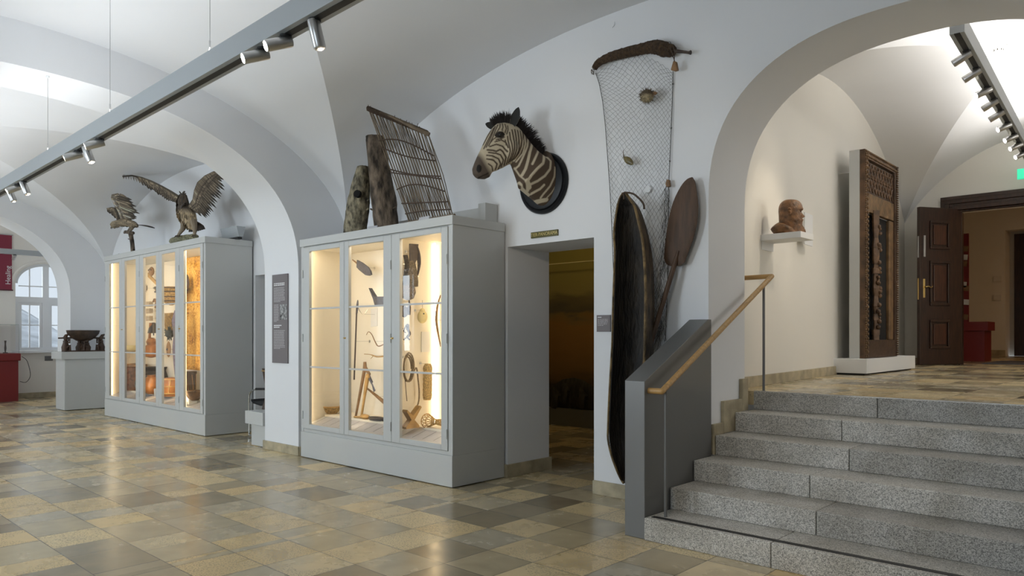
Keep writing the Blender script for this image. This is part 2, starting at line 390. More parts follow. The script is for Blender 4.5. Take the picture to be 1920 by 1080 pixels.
# window in the end wall
wf = MB(); x0, x1 = XE-.16, XE-.08
hw = wr_y-wc.y
wk = [0]
def wbar(ya, yb, za, zb, d=0): wk[0] += 1; wf.box(x0+d+.0008*wk[0], x1-d-.0008*wk[0], ya, yb, za, zb)
zt1 = at(88, 568, 'x', XE).z; zt2 = at(88, 560, 'x', XE).z
wbar(wc.y-hw, wc.y+hw, zt1, zt2+.03)                       # transom
wbar(wc.y-hw+.001, wc.y+hw-.001, zb_w+.006, zb_w+.07); wbar(wc.y-hw, wc.y-hw+.09, zb_w, zt1); wbar(wc.y+hw-.09, wc.y+hw, zb_w, zt1)
wbar(wc.y-.07, wc.y+.07, zb_w, zt1); wbar(wc.y-.06, wc.y+.06, zt2, zt_w)
for s in (-1, 1):                                           # two casements with a cross of bars each
    m = wc.y+s*(hw/2+.01)
    wbar(m-.013, m+.013, zb_w, z_end(m)-.02, .02); wbar(min(wc.y, wc.y+s*hw), max(wc.y, wc.y+s*hw), (zb_w+zt1)/2+.02, (zb_w+zt1)/2+.045, .02)
    wbar(min(wc.y, wc.y+s*hw*.86), max(wc.y, wc.y+s*hw*.86), zt2+.26, zt2+.285, .02)
    for e in (0, 1):
        ya = wc.y+s*(.075 if e == 0 else hw-.14); wbar(min(ya, ya+s*.05), max(ya, ya+s*.05), zb_w+.07, zt1, .01)
    wbar(min(wc.y+s*.11, wc.y+s*(hw-.09)), max(wc.y+s*.11, wc.y+s*(hw-.09)), zt1-.06, zt1, .01)
pts = [(XE-.12, a, z_end(a)) for a in arcs(wl.y, wr_y, 24)]
rim = MB()
for (p, q) in zip(pts[:-1], pts[1:]):
    wf.add([(x0, p[1], p[2]+.01), (x0, q[1], q[2]+.01), (x0, wc.y+(q[1]-wc.y)*.9, zs_w+(q[2]-zs_w)*.88), (x0, wc.y+(p[1]-wc.y)*.9, zs_w+(p[2]-zs_w)*.88),
            (x1, p[1], p[2]+.01), (x1, q[1], q[2]+.01), (x1, wc.y+(q[1]-wc.y)*.9, zs_w+(q[2]-zs_w)*.88), (x1, wc.y+(p[1]-wc.y)*.9, zs_w+(p[2]-zs_w)*.88)],
           [(0,3,2,1),(4,5,6,7),(0,1,5,4),(1,2,6,5),(2,3,7,6),(3,0,4,7)])
win1 = struct('window_1', wf, M['white'])
g = MB(); g.add([(x0+.03, wc.y-hw, zb_w), (x0+.03, wc.y+hw, zb_w), (x0+.03, wc.y+hw, zs_w), (x0+.03, wc.y-hw, zs_w)], [(0, 1, 2, 3)])
g.add([(x0+.03, wc.y-hw, zs_w), (x0+.03, wc.y+hw, zs_w)]+[(x0+.03, p[1], p[2]) for p in pts[::-1]], [tuple(range(2+len(pts)))]) 
g.build('pane', M['glass'], win1, fix=False)
struct('window_sill', box(XE-.06, XE+.10, wc.y-hw-.08, wc.y+hw+.08, zb_w-.05, zb_w+.004), M['white'])
struct('trim_5', MB().tube([(XE+.0, wc.y+(p[1]-wc.y)*1.10, zs_w+(p[2]-zs_w)*1.12) for p in pts], .035, 8), M['plaster_warm'], smooth=True)
# snowy yard and a bare slope outside the end window
MBo = MB(); MBo.box(-60, -19.9, -20, 40, -.6, -.5); struct('ground_outside', MBo, M['ground'])
hm_o = MB(); gx = 30; gz = 12
for j in range(gz+1):
    for i in range(gx+1): hm_o.v.append(Vector((-25-j*.9-.4*sin(i*.9+j), -2+i*.6, -.55+3.6*(j/gz)**.8*(.7+.3*sin(i*.45+1)) ))); hm_o.c.append((1, 1, 1))
for j in range(gz):
    for i in range(gx): q = j*(gx+1)+i; hm_o.f.append((q, q+1, q+gx+2, q+gx+1))
struct('slope_outside', hm_o, mat('snowy_scrub', (.80, .84, .88), .9, noise=.45, scale=.9, detail=8), smooth='all', fix=False)

# transverse arches on piers
def zband(y):
    u = abs((y-1.75)/2.82); return 2.1+1.70*max(0, 1-min(u, 1)**2.4)**(1/2.4)
def f_band(a, s):
    if (s > 0 and -1.07-1e-6 <= a < 4.57-1e-6) or (s < 0 and -1.07+1e-6 < a <= 4.57+1e-6): return [(zband(a), ZT)]
    return [(0, ZT)]
ys = sorted([-1.77, 5.27]+arcs(-1.07, 4.57, 60))
for k, (xa, xb) in enumerate(((-8.43, -7.65), (-16.70, -15.90), (.5, 1.3))):
    struct('trim_%d' % (k+1), colwall('y', xa, xb, ys, f_band), M['plaster'], smooth=True)

# groined vaults: four webs per bay
def vault(mb, x0, x1, y0, y1, prof, prof2=None, nu=26, nt_=44, skew=None):
    cx, cy, hx, hy = (x0+x1)/2, (y0+y1)/2, (x1-x0)/2, (y1-y0)/2
    for sgn in (1, -1):
        for ax in (0, 1):
            pf = prof if (ax == 0 or prof2 is None) else prof2
            vs = []; fs = []
            for i in range(nu+1):
                s = sin(pi/2*i/nu)
                for j in range(nt_+1):
                    t = sin(pi/2*(-1+2*j/nt_)); q = s*t; z = pf(abs(q))
                    u, v = (sgn*s, q) if ax == 0 else (q, sgn*s)
                    x = cx+hx*u; y = cy+hy*v
                    if skew: x, y = skew(x, y)
                    vs.append((x, y, z))
            for i in range(nu):
                for j in range(nt_):
                    a = i*(nt_+1)+j; fs.append((a, a+1, a+nt_+2, a+nt_+1))
            mb.add(vs, fs)
    return mb
def prof_n(q): return 2.45+1.75*sqrt(max(0, 1-q*q))
v = MB(); vault(v, -7.65, .5, -1.76, 5.26, prof_n, nu=30, nt_=56); vault(v, -15.9, -8.43, -1.76, 5.26, lambda q: prof_n(q)-.04*(1-q), nu=30, nt_=56)
vault(v, -24, -16.70, -1.76, 5.26, prof_n); vault(v, 1.3, 8, -1.76, 5.26, prof_n)
v.box(-19.6, 5.4, -2.4, 5.9, ZT-.05, ZT+.1)
struct('ceiling', v, M['plaster'], smooth='all', fix=False)

# floors
struct('floor', box(-19.6, 5.4, -2.4, 9.5, -.1, 0), M['floor'])

# limestone baseboards of the lower hall
bb = MB(); bb.box(-8.45, -7.63, 4.55, 4.575, 0, .105); bb.box(-7.65, -7.62, 4.57, 5.26, 0, .105); bb.box(-8.46, -8.43, 4.57, 5.26, 0, .105)
bb.box(-3.90, -2.93, 5.235, 5.262, 0, .12); bb.box(-4.96, -4.935, 5.262, 5.92, 0, .13); bb.box(-4.99, -4.935, 5.235, 5.262, 0, .13); bb.box(-15.9, -9.98, 5.235, 5.262, 0, .12)
bb.box(-9.985, -9.96, 5.262, 5.9, 0, .12)
struct('baseboard_back', bb, M['limestone'], bevel=.004)
struct('baseboard_left', box(XE, XE+.025, -1.7, 5.26, 0, .12), M['limestone'], bevel=.004)

# ---- upper hall
ZU = .924
def WLX(y): return -2.99-.085*(y-6.34)
YB = 13.7
fl = MB(); fl.box(-3.41, 5.2, 6.03, 9.6, ZU-.12, ZU); fl.box(-4.6, 5.2, 9.6, YB+.3, ZU-.12, ZU); fl.box(-6.5, 5.2, YB+.3, 20.4, ZU-.12, ZU); struct('floor_upper', fl, M['floor_up'])
wa = MB(); wa.prism([(WLX(5.89), 5.89, 0), (WLX(14.2), 14.2, 0), (WLX(14.2)-.4, 14.2, 0), (WLX(5.89)-.45, 5.89, 0)], (0, 0, 5.3)); struct('wall_upper_left', wa, M['plaster_warm'])
dxl = at(1802, 680, 'y', YB).x; ztd = at(1803, 398, 'y', YB).z
def f_ub(a, s):
    if (s > 0 and dxl-1e-6 <= a < -.9-1e-6) or (s < 0 and dxl+1e-6 < a <= -.9+1e-6): return [(ztd, 5.3)]
    return [(ZU-.1, 5.3)]
struct('wall_upper_back', colwall('x', YB, YB+.12, [-4.3, dxl, -.9, 5.0], f_ub), M['plaster_warm'])
def f_ur(a, s):
    for y0, y1 in ((7.0, 9.0), (10.2, 12.2)):
        if (s > 0 and y0-1e-6 <= a < y1-1e-6) or (s < 0 and y0+1e-6 < a <= y1+1e-6): return [(.8, 1.75), (3.6, 5.3)]
    return [(.8, 5.3)]
struct('wall_upper_right', colwall('y', 2.6, 3.0, [5.89, 7.0, 9.0, 10.2, 12.2, 14.2], f_ur, 5.3), M['plaster_warm'])
for k, (y0, y1) in enumerate(((7.0, 9.0), (10.2, 12.2))):  # unseen windows, added to let fill light into the upper hall
    f = MB(); f.box(2.93, 2.98, y0, y0+.07, 1.75, 3.6); f.box(2.93, 2.98, y1-.07, y1, 1.75, 3.6); f.box(2.93, 2.98, y0+.07, y1-.07, 1.75, 1.83); f.box(2.93, 2.98, y0+.07, y1-.07, 3.52, 3.6); f.box(2.93, 2.98, (y0+y1)/2-.04, (y0+y1)/2+.04, 1.83, 3.52)
    struct('window_%d' % (k+8), f, M['white'])
def prof_u(q): return 3.30+1.22*max(0, 1-q*q)**.85
XR = 2.6
def skew(x, y):   # left wall is not quite square to the hall
    k = (XR-x)/(XR+3.62); return x+(WLX(y)+3.62)*k*1.0, y
# the bay is narrower than the hall: two bays side by side
v = MB()
def sk(x, y): k = min(1, max(0, (.25-x)/3.87)); return x+(WLX(y)+3.62)*k, y
vault(v, -3.62, .25, 5.89, YB, prof_u, skew=sk, nu=30, nt_=50); vault(v, .25, 4.1, 5.89, YB, prof_u)
v.box(-4.6, 3.0, 5.4, 14.3, 5.2, 5.35)
struct('ceiling_upper', v, M['plaster'], smooth='all', fix=False)
bb = MB(); bb.prism([(WLX(5.9)+.0, 5.9, ZU), (WLX(YB), YB, ZU), (WLX(YB)+.025, YB, ZU), (WLX(5.9)+.025, 5.9, ZU)], (0, 0, .10))
bb.box(-3.7, dxl-.3, YB-.025, YB, ZU, ZU+.1)
# stepped plinth stones along the stair jamb
struct('baseboard_stair', box(-2.789, -2.760, 5.466, 5.786, .617, .872), M['limestone'])
struct('baseboard_stair', box(-2.789, -2.758, 5.788, 5.889, .771, 1.036), M['limestone'])
struct('baseboard_stair', box(-2.789, -2.761, 5.30, 5.464, .4625, .70), M['limestone'])
struct('baseboard_upper', bb, M['limestone'], bevel=.003)

# ---- room behind the open door
YR = 20.0
r_ = MB(); r_.box(-6.5, at(1885, 600, 'y', YR).x, YR, YR+.3, ZU, 4.9); r_.box(at(1885, 600, 'y', YR).x, 5.2, YR+.55, YR+.8, ZU, 4.9)
r_.box(at(1885, 600, 'y', YR).x-.02, at(1885, 600, 'y', YR).x, YR+.3, YR+.8, ZU, 4.9); r_.box(-6.8, -6.5, YB+.13, YR+.8, ZU, 4.9); r_.box(-6.5, -4.3, YB, YB+.12, ZU, 4.9); r_.box(5.0, 5.2, YB, YR+.8, ZU, 4.9)
r_.box(at(1885, 600, 'y', YR).x, 5.2, YR, YR+.3, at(1885, 432, 'y', YR).z, 4.9)
struct('wall_behind_door', r_, M['plaster_warm']); struct('ceiling_behind_door', box(-6.8, 5.2, YB+.12, YR+.8, 4.5, 4.6), M['plaster_warm'])
struct('baseboard_behind_door', box(-6.5, at(1885, 600, 'y', YR).x, YR-.03, YR, ZU, ZU+.14), M['limestone'])
struct('door_2', box(at(1890, 600, 'y', YR).x+.05, 2.0, YR+.45, YR+.5, ZU, at(1885, 440, 'y', YR+.4).z), M['walnut'])

# ---- room of the panorama behind the low doorway
r_ = MB(); r_.box(-9.0, -8.8, WY2, 9.5, 0, 3.2); r_.box(-3.5, -3.42, WY2, 9.5, 0, 3.2); r_.box(-9.0, -3.4, 9.3, 9.5, 0, 3.2)
struct('wall_panorama_room', r_, M['plaster_warm']); struct('ceiling_panorama_room', box(-9, -3.4, WY2, 9.5, 3.1, 3.2), M['plaster_warm'])
# small recess behind the other doorway
r_ = MB(); r_.box(-12.0, -11.9, WY2, 8.0, 0, 2.7); r_.box(-8.8, -8.7, WY2, 8.0, 0, 2.7); r_.box(-12.0, -8.7, 7.9, 8.0, 0, 2.7); struct('wall_recess', r_, M['plaster']); struct('ceiling_recess', box(-12, -8.7, WY2, 8, 2.6, 2.7), M['plaster'])

# ---- staircase
st = thing('stone_staircase', 'six-step grey granite staircase rising under the wide arch', 'stairs', (-2.0, 4.3, 0))
RISE = ZU/6
seams = [-1.42+.13, -1.33, -1.55, -1.05, -1.6, -1.45]
seam_px = [(1445, 1050), (1530, 960), (1518, 890), (1592, 850), (1578, 800), (1645, 762)]
for i in range(6):
    y0 = 4.29+.34*i; y1 = 4.29+.34*(i+1)+.03 if i < 5 else 6.03
    sx = at(*seam_px[i], 'y', y0).x
    XL = -2.757
    a = box(XL, sx-.002, y0, y1, RISE*i, RISE*(i+1)).build('step', M['granite'], st, bevel=.006)
    b = box(sx+.002, .6 if i < 3 else -.12, y0, y1, RISE*i, RISE*(i+1)).build('step', M['granite2'] if i in (1, 3, 5) else M['granite'], st, bevel=.006)
box(XL+.03, .58, 4.332, 4.374, RISE-.001, RISE+.003).build('grip_strip', M['darkmetal'], st)
box(XL+.0, -.12, 6.005, 6.035, ZU-.02, ZU+.004).build('edge_strip', M['alu'], st)
# ---- parapet
pa = MB(); X0, X1 = -2.925, -2.762
prof = [(4.305, 0), (5.255, 0), (5.255, 1.525), (5.20, 1.525), (4.305, 1.085)]
pa.prism([(X0, y, z) for y, z in prof], (X1-X0, 0, 0))
tag(pa.build('stair_parapet', M['steel'], bevel=.004), 'slanted dark grey metal clad parapet beside the granite steps', 'parapet')
# ---- handrail
hr = thing('handrail', 'slanted round oak handrail on two thin steel posts over the steps', 'handrail', (-2.66, 4.4, RISE))
xh = -2.66
pA = at(1241, 734, 'x', xh); pB = at(1447, 518, 'x', xh-.04)
pts = [(-2.77, pA.y+.0, pA.z), (xh-.02, pA.y, pA.z), (xh, pA.y+.015, pA.z+.005)]+[tuple(pA+(pB-pA)*t) for t in (.05, .3, .6, .95)]+[tuple(pB)]
MB().tube([(-2.77, pA.y, pA.z), tuple(pA)], .021, 14).build('rail', M['oak'], hr, smooth=True)
MB().tube([tuple(pA), tuple(pB)], .021, 14).sphere(pA, .0212).sphere(pB, .0212).build('rail', M['oak'], hr, smooth=True)
pE = Vector((WLX(pB.y)+.005, pB.y+.02, pB.z)); MB().tube([tuple(pB), tuple(pE)], .021, 14).build('rail', M['oak'], hr, smooth=True)
d = pB-pA
def railz(y): return pA.z+(y-pA.y)/d.y*d.z
y1_ = at(1248, 972, 'x', xh).y; y2_ = at(1432, 733, 'x', xh-.04).y
MB().cyl((xh, y1_, RISE), (xh, y1_, railz(y1_)-.01), .011).build('post', M['steel'], hr, smooth=True)
MB().cyl((xh-.04, y2_, ZU), (xh-.04, y2_, railz(y2_)-.01), .011).cyl((xh-.04, y2_, ZU), (xh-.04, y2_, ZU+.004), .02).build('post', M['steel'], hr, smooth=True)
# ------------------------------------------------------------------ the two big display cabinets
def cabinet(x0, x1, ztop, zg0, zg1, cols, bars, parts_x, leds, label, knobs, shelfz):
    yf, yb = 4.545, 5.232
    t = thing('display_cabinet', label, 'cabinet', ((x0+x1)/2, (yf+yb)/2, 0))
    zc = ztop-.085
    box(x0-.012, x1+.012, yf-.014, yb, zc, ztop).build('cornice', M['cab'], t, bevel=.004)
    p = MB(); p.box(x0, x1, yf-.006, yb, .008, .297); p.build('plinth', M['cab'], t, bevel=.003)
    e = .0015
    b = MB(); b.box(x0, x0+.025, yf+.032, yb, .298, zc); b.box(x1-.025, x1, yf, yb, .298, zc); b.box(x0+.026, x1-.026, yb-.02, yb-e, .298, zc-e); b.box(x0, x0+.05, yf, yf+.031, .298, zc)
    b.box(x1-.055, x1-.0255, yf, yf+.03, .298, zc-e); b.box(x0+.027, x1-.027, yf+.032, yb-.022, zc-.02, zc-e); b.box(x0+.051, x1-.056, yf+.004, yf+.03, zg1+.055, zc-2*e); b.box(x0+.051, x1-.056, yf+.004, yf+.03, .298, zg0-.06)
    b.build('carcass', M['cab'], t)
    l = MB(); l.box(x0+.026, x0+.036, yf+.045, yb-.03, zg0-.03, zg1+.05); l.box(x1-.036, x1-.026, yf+.045, yb-.03, zg0-.03, zg1+.05)
    l.box(x0+.026, x1-.026, yb-.035, yb-.022, zg0-.03, zg1+.05); l.box(x0+.026, x1-.026, yf+.04, yb-.03, zg0-.05, zg0-.03); l.box(x0+.026, x1-.026, yf+.045, yb-.03, zg1+.04, zg1+.055)
    for px in parts_x: l.box(px-.012, px+.012, yf+(.12 if len(cols) == 3 else .045), (yb-.036) if len(cols) == 3 else yf+.085, zg0-.029, zg1+.039)
    l.build('lining', M['cabin'], t)
    n = len(cols); edges = [x0+.052]
    for i in range(n-1): edges.append((cols[i][1]+cols[i+1][0])/2)
    edges.append(x1-.056)
    for i, (a, c) in enumerate(cols):
        d = MB(); e0, e1 = edges[i]+.003, edges[i+1]-.003; y0, y1 = yf-.012, yf+.025
        d.box(e0, a, y0, y1, zg0-.055, zg1+.05); d.box(c, e1, y0, y1, zg0-.055, zg1+.05); d.box(a, c, y0, y1, zg0-.055, zg0); d.box(a, c, y0, y1, zg1, zg1+.05)
        f = d.build('door', M['cab'], t, bevel=.004)
        for z in bars: box(a-.002, c+.002, y0+.008, y1-.004, z-.009, z+.009).build('glazing_bar', M['cab'], f)
        g = MB(); g.add([(a, yf+.008, zg0), (c, yf+.008, zg0), (c, yf+.008, zg1), (a, yf+.008, zg1)], [(0, 1, 2, 3)]); g.build('glass', M['glass'], f, fix=False)
        hx = e0+.004 if i % 2 == 0 and i < n-1 else e1-.004
        for z in (zg0+.1, (zg0+zg1)/2, zg1-.25): MB().cyl((hx, y0-.006, z-.045), (hx, y0-.006, z+.045), .006, n=8).build('hinge', M['cab'], f)
        if i in knobs:
            kx = (e0+.022) if knobs[i] < 0 else (e1-.022); kz = (zg0+zg1)/2
            MB().lathe([(.011, 0), (.011, .004), (.004, .005), (.004, .012), (.009, .018), (.006, .024)], (kx, y0, kz), 12, (0, -1, 0)).build('knob', M['brass'], f, smooth=True)
    for (lx, ly) in leds:
        box(lx-.006, lx+.006, ly-.006, ly+.006, zg0-.02, zg1+.03).build('led_strip', M['led'], t)
    box(x0+.04, x1-.04, yf+.07, yf+.078, zg1+.028, zg1+.036).build('led_strip', M['led'], t)
    s = MB(); s.box(x0+.04, x1-.04, yb-.40, yb-.036, zg0-.03, shelfz); s.build('stage', M['cabin'], t)
    # sloping caption rail along the front
    cr = MB(); cr.prism([(x0+.06, yf+.06, zg0-.03), (x0+.06, yf+.27, zg0-.03), (x0+.06, yf+.27, shelfz-.02), (x0+.06, yf+.06, zg0-.012)], (x1-x0-.12, 0, 0))
    r = cr.build('caption_rail', M['label'], t)
    nn = int((x1-x0)/.16)
    for i in range(nn):
        xx = x0+.12+i*.16; k = MB(); k.add([(xx, yf+.075, zg0-.008), (xx+.006, yf+.075, zg0-.008), (xx+.036, yf+.25, shelfz-.018), (xx+.030, yf+.25, shelfz-.018)], [(0, 1, 2, 3)]); k.build('caption_gap', M['seam'], r, fix=False)
    return t
near = cabinet(-7.55, -4.97, 2.502, .392, 2.353, [(-7.364, -6.76), (-6.594, -5.99), (-5.728, -5.115)], (1.043, 1.703), [-5.96], [(-7.49, 4.62), (-5.92, 5.16)],
        'nearer tall grey display cabinet with three glazed doors, beside the low doorway', {1: -1, 2: -1}, .47)
far = cabinet(-13.94, -10.02, 2.772, .365, 2.632, [(-13.708, -13.234), (-12.994, -12.51), (-12.201, -11.697), (-11.476, -10.995), (-10.701, -10.162)], (1.119, 1.872), [-12.42, -10.84],
        [(-13.88, 4.64), (-12.40, 4.61), (-10.82, 4.61)], 'farther tall grey display cabinet with five glazed doors, left of the pier', {1: -1, 3: -1, 4: -1}, .44)
lamp('cabinet_glow', 'AREA', (-6.75, 4.615, 2.386), 4, (1, .86, .64), (-6.75, 5.05, .6), 1.3, .03); lamp('cabinet_glow', 'AREA', (-5.4, 4.615, 2.386), 2, (1, .86, .64), (-5.5, 5.05, .6), .5, .03)
for x in (-13.2, -11.8, -10.65): lamp('cabinet_glow', 'AREA', (x, 4.615, 2.666), 4, (1, .82, .56), (x-.1, 5.1, .8), .7, .03)
# added fill strips hidden behind the door stiles to brighten the interior
for x, p in ((-6.69, 3.2), (-5.075, 5.0)): lamp('cabinet_glow', 'AREA', (x, 4.60, 1.38), p, (1, .86, .66), (x-(.35 if x > -5.1 else 0), 5.2, 1.38), .02, 1.85)
for x, p in ((-13.12, 3), (-12.33, 3), (-11.60, 4), (-10.86, 4), (-10.12, 4)): lamp('cabinet_glow', 'AREA', (x, 4.61, 1.5), p, (1, .83, .58), (x-.3, 5.2, 1.5), .02, 2.1)

NB = 'objects shown in the nearer cabinet'; FB = 'objects shown in the farther cabinet'
SZ, SF = .47, .44                         # top of the stage in either cabinet
def put(name, parts, label, cat, group, rod=None, wall=None):
    """parts: list of (part name, MB, material, smooth); the first part carries the others when there is only one"""
    vs = [p for _, b, _, _ in parts for p in b.v]
    o0 = Vector((sum(p.x for p in vs)/len(vs), sum(p.y for p in vs)/len(vs), min(p.z for p in vs)))
    t = thing(name, label, cat, o0)
    for n, b, m, s in parts: b.build(n, m, t, smooth=s)
    if rod:
        a = Vector(rod); e = a.copy()
        if wall[0] == 'x': e.x = wall[1]; ax = (1 if a.x > wall[1] else -1, 0, 0)
        else: e.y = wall[1]; ax = (0, -1, 0)
        MB().cyl(a, e, .003, n=8).lathe([(.016, 0), (.016, .004)], e, 14, ax).build('mount_rod', M['chrome'], t, smooth=True)
    return t
PX = -5.83        # objects in front of the inner partition of the near cabinet (its face is at -5.948)
W1 = ('x', -5.948); WB = ('y', 5.197)
def P(x, y): return at(x, y, 'x', PX)
def Q(x, y, yy=5.02): return at(x, y, 'y', yy)
def bowl(c, r, h, n=24, wall=.008, foot=.4, sx=1): 
    return MB().lathe([(r*foot*.7, 0), (r*foot, 0), (r*.80, h*.35), (r, h*.98), (r, h), (r-wall, h), (r*.78-wall, h*.4), (r*foot-wall, wall)], c, n, sx=sx)
# left and middle door
c = Q(621, 781, 4.93); c.z = SZ
b = bowl(c, .115, .085, foot=.55)
rim = MB().tube([c+Vector((.113*cos(a*pi/10), .113*sin(a*pi/10), .085)) for a in range(20)], .007, 6, closed=True)
put('bread_basket', [('body', b, M['straw'], True), ('rim', rim, M['lightwood'], True)], 'small round straw basket on the stage behind the left door of the nearer cabinet', 'basket', NB)
a, b_ = Q(661, 487), Q(697, 515); d = (b_-a)
def blade(p, q, w, th, n=10, tip=.3):
    """flat rounded blade from p to q"""
    d = q-p; s = d.cross(Vector((0, 1, 0))).normalized(); pts = []
    for i in range(n+1):
        t = i/n; ww = w*(min(1, (1-t)/tip)**.5 if t > 1-tip else 1)*(.75+.25*min(1, t*3)); pts.append((p+d*t, ww))
    poly = [c+s*k for c, k in pts]+[c-s*k for c, k in pts[::-1]]
    return MB().prism([x+Vector((0, -th/2, 0)) for x in poly[:-1]], (0, th, 0))
put('short_sword', [('grip', MB().tube([a, a+d*.25], [.006, .012], 8), M['midwood'], True), ('scabbard', blade(a+d*.22, b_, .050, .02), M['iron'], False)],
    'short sword in a broad dark sheath hanging high behind the middle door', 'sword', NB, rod=a+d*.5, wall=WB)
pts = [Q(691, 540), Q(701, 556), Q(718, 556), Q(722, 573), Q(703, 575), Q(699, 560)]
put('leather_bag', [('bag', MB().prism(pts, (0, .05, 0)), M['iron'], False)], 'grey pointed leather bag below the short sword behind the middle door', 'bag', NB, rod=Q(710, 565, 5.06), wall=WB)
put('horse_bit', [('hook', MB().tube(clean([Q(672, 578), Q(678, 588), Q(684, 588), Q(690, 580)], 4), .004, 6), M['chrome'], True)], 'small bent silvery hook below the leather bag', 'hook', NB, rod=Q(680, 589), wall=WB)
put('caption_card', [('card', MB().prism([Q(695, 579, 5.19), Q(707, 577, 5.19), Q(707, 611, 5.19), Q(695, 613, 5.19)], (0, .006, 0)), M['paper'], False)], 'pale caption card on the back wall behind the middle door', 'label', NB)
put('spear', [('shaft', MB().tube([Q(664, 712, 5.0), Q(669, 576, 5.0)], .009, 8), M['darkwood'], True), ('head', blade(Q(668.5, 590, 5.0), Q(671, 562, 5.0), .018, .006), M['iron'], False)],
    'dark upright spear at the left edge of the middle door', 'spear', NB, rod=Q(667, 640, 5.0), wall=WB)
pts = clean([Q(687, 628), Q(691, 622), Q(697, 627), Q(703, 640), (Q(709, 649)), Q(719, 646)], 4)
put('thin_sickle', [('blade', MB().tube(pts, [.003+.005*i/len(pts) for i in range(len(pts))], 8), M['midwood'], True)], 'slender curved hook beside the spear, above the lying twig', 'tool', NB, rod=Q(703, 640), wall=WB)
put('forked_twig', [('twig', MB().tube(clean([Q(683, 664), Q(695, 665), Q(707, 669), Q(720, 668)], 4), [.004]*5+[.007]*5+[.008]*3, 7).tube([Q(700, 667), Q(695, 673)], [.004, .002], 6), M['lightwood'], True)],
    'yellowish forked twig mounted level below the curved hook', 'twig', NB, rod=Q(700, 667), wall=WB)
# two adzes leaning on the back of the case
a, h = Q(684, 690, 4.97), Q(667, 783, 4.95); h.z = SZ
hd = MB().tube([a+Vector((0, 0, .07)), a, a+Vector((.10, 0, -.07))], [.022, .034, .014], 8, flat=.6)
put('forest_hoe', [('handle', MB().tube([h, a], [.013, .020], 9), M['midwood'], True), ('head', hd, M['midwood'], True), ('blade', MB().tube([a+Vector((.05, 0, -.03)), a+Vector((.14, 0, -.16))], [.010, .018], 8, flat=.35), M['iron'], True)],
    'brown hoe with a knobbed head and iron blade leaning behind the middle door', 'hoe', NB)
a, h = Q(689, 707, 4.90), Q(677, 783, 4.88); h.z = SZ
put('adze', [('handle', MB().tube([h, h*.5+a*.5, a], [.013, .015, .026], 9), M['lightwood'], True), ('head', MB().sphere(a, .030, 12, (1, .8, 1.3)), M['lightwood'], True), ('blade', MB().tube([a+Vector((.02, 0, -.01)), a+Vector((.09, 0, -.08)), a+Vector((.13, 0, -.15))], [.010, .012, .022], 8, flat=.3), M['iron'], True)],
    'honey coloured adze with a rounded head standing in front of the brown hoe', 'adze', NB)
a, h = Q(687, 727, 4.98), Q(730, 762, 4.98); h.z = max(h.z, SZ+.0)
put('wooden_club', [('shaft', MB().tube([a, a*.6+h*.4], [.010, .016], 9), M['midwood'], True), ('head', MB().tube([a*.6+h*.4, h], [.017, .026], 9), M['midwood'], True)], 'brown wooden club slanting down to the right behind the middle door', 'club', NB, rod=a*.5+h*.5, wall=WB)
c = Q(680, 783, 4.86); c.z = SZ+.028
put('wooden_ladle', [('handle', MB().tube([c+Vector((-.16, .0, -.018)), c+Vector((-.03, 0, -.01))], [.010, .012], 8), M['lightwood'], True), ('bowl', MB().sphere(c+Vector((.04, 0, 0)), .065, 14, (1.25, .6, .42)), M['lightwood'], True)],
    'wooden ladle lying on the stage behind the middle door', 'ladle', NB)
c = Q(706, 793, 4.86); c.z = SZ+.011
put('bow_coil', [('coil', MB().tube([c+Vector(((.10+.012*k)*cos(a*pi/12), (.05+.006*k)*sin(a*pi/12), .018*k)) for k in range(2) for a in range(24)], .010, 7), M['leather'], True)], 'dark coiled leather whip lying at the right of the middle door', 'whip', NB)
# right door
pts = [P(767, 457), P(783, 458), P(781, 486), P(777, 492), P(767, 491)]
put('leather_apron', [('apron', MB().prism(pts, (.015, 0, 0)), M['leather'], False)], 'dark leather apron hanging at the top behind the right door', 'apron', NB, rod=P(775, 470), wall=W1)
pts = clean([P(780, 462), P(784, 476), P(786, 495), P(783, 517)], 4)
put('knife_sheath', [('sheath', MB().tube(pts, [.022, .03, .032, .032, .032, .032, .03, .028, .026, .022, .018, .014, .008], 9, flat=.4), M['leather'], True), ('ring', MB().tube([P(783, 519)+Vector((0, .012*cos(k), .012*sin(k))) for k in [i*pi/5 for i in range(10)]], .003, 5, closed=True), M['chrome'], True)],
    'long dark curved knife sheath hanging in front of the leather apron', 'sheath', NB, rod=P(785, 495), wall=W1)
pts = clean([P(760, 478), P(763, 495), P(761, 515), P(758, 535)], 4)
put('fur_strap', [('strap', MB().tube(pts, .035, 9, flat=.35), mat('dark_fur', (.13, .11, .09), .95, noise=.7, scale=60, bump=1, bscale=120), True)], 'mottled fur strap hanging left of the woven pouch', 'strap', NB, rod=P(762, 495), wall=W1)
c = P(771, 520); put('woven_pouch', [('pouch', MB().lathe([(.035, .17), (.05, .15), (.075, .06), (.088, -.04), (.085, -.09), (.02, -.10)], c, 16, sx=.45), mat('dark_basket', (.20, .16, .11), .9, noise=.6, scale=80, bump=1, bscale=120), True), ('cord', MB().tube(clean([P(776, 498), P(779, 490), P(777, 483)], 4), .004, 6), M['twine'], True)],
    'dark woven pouch hanging on a cord below the leather apron', 'pouch', NB, rod=c, wall=W1)
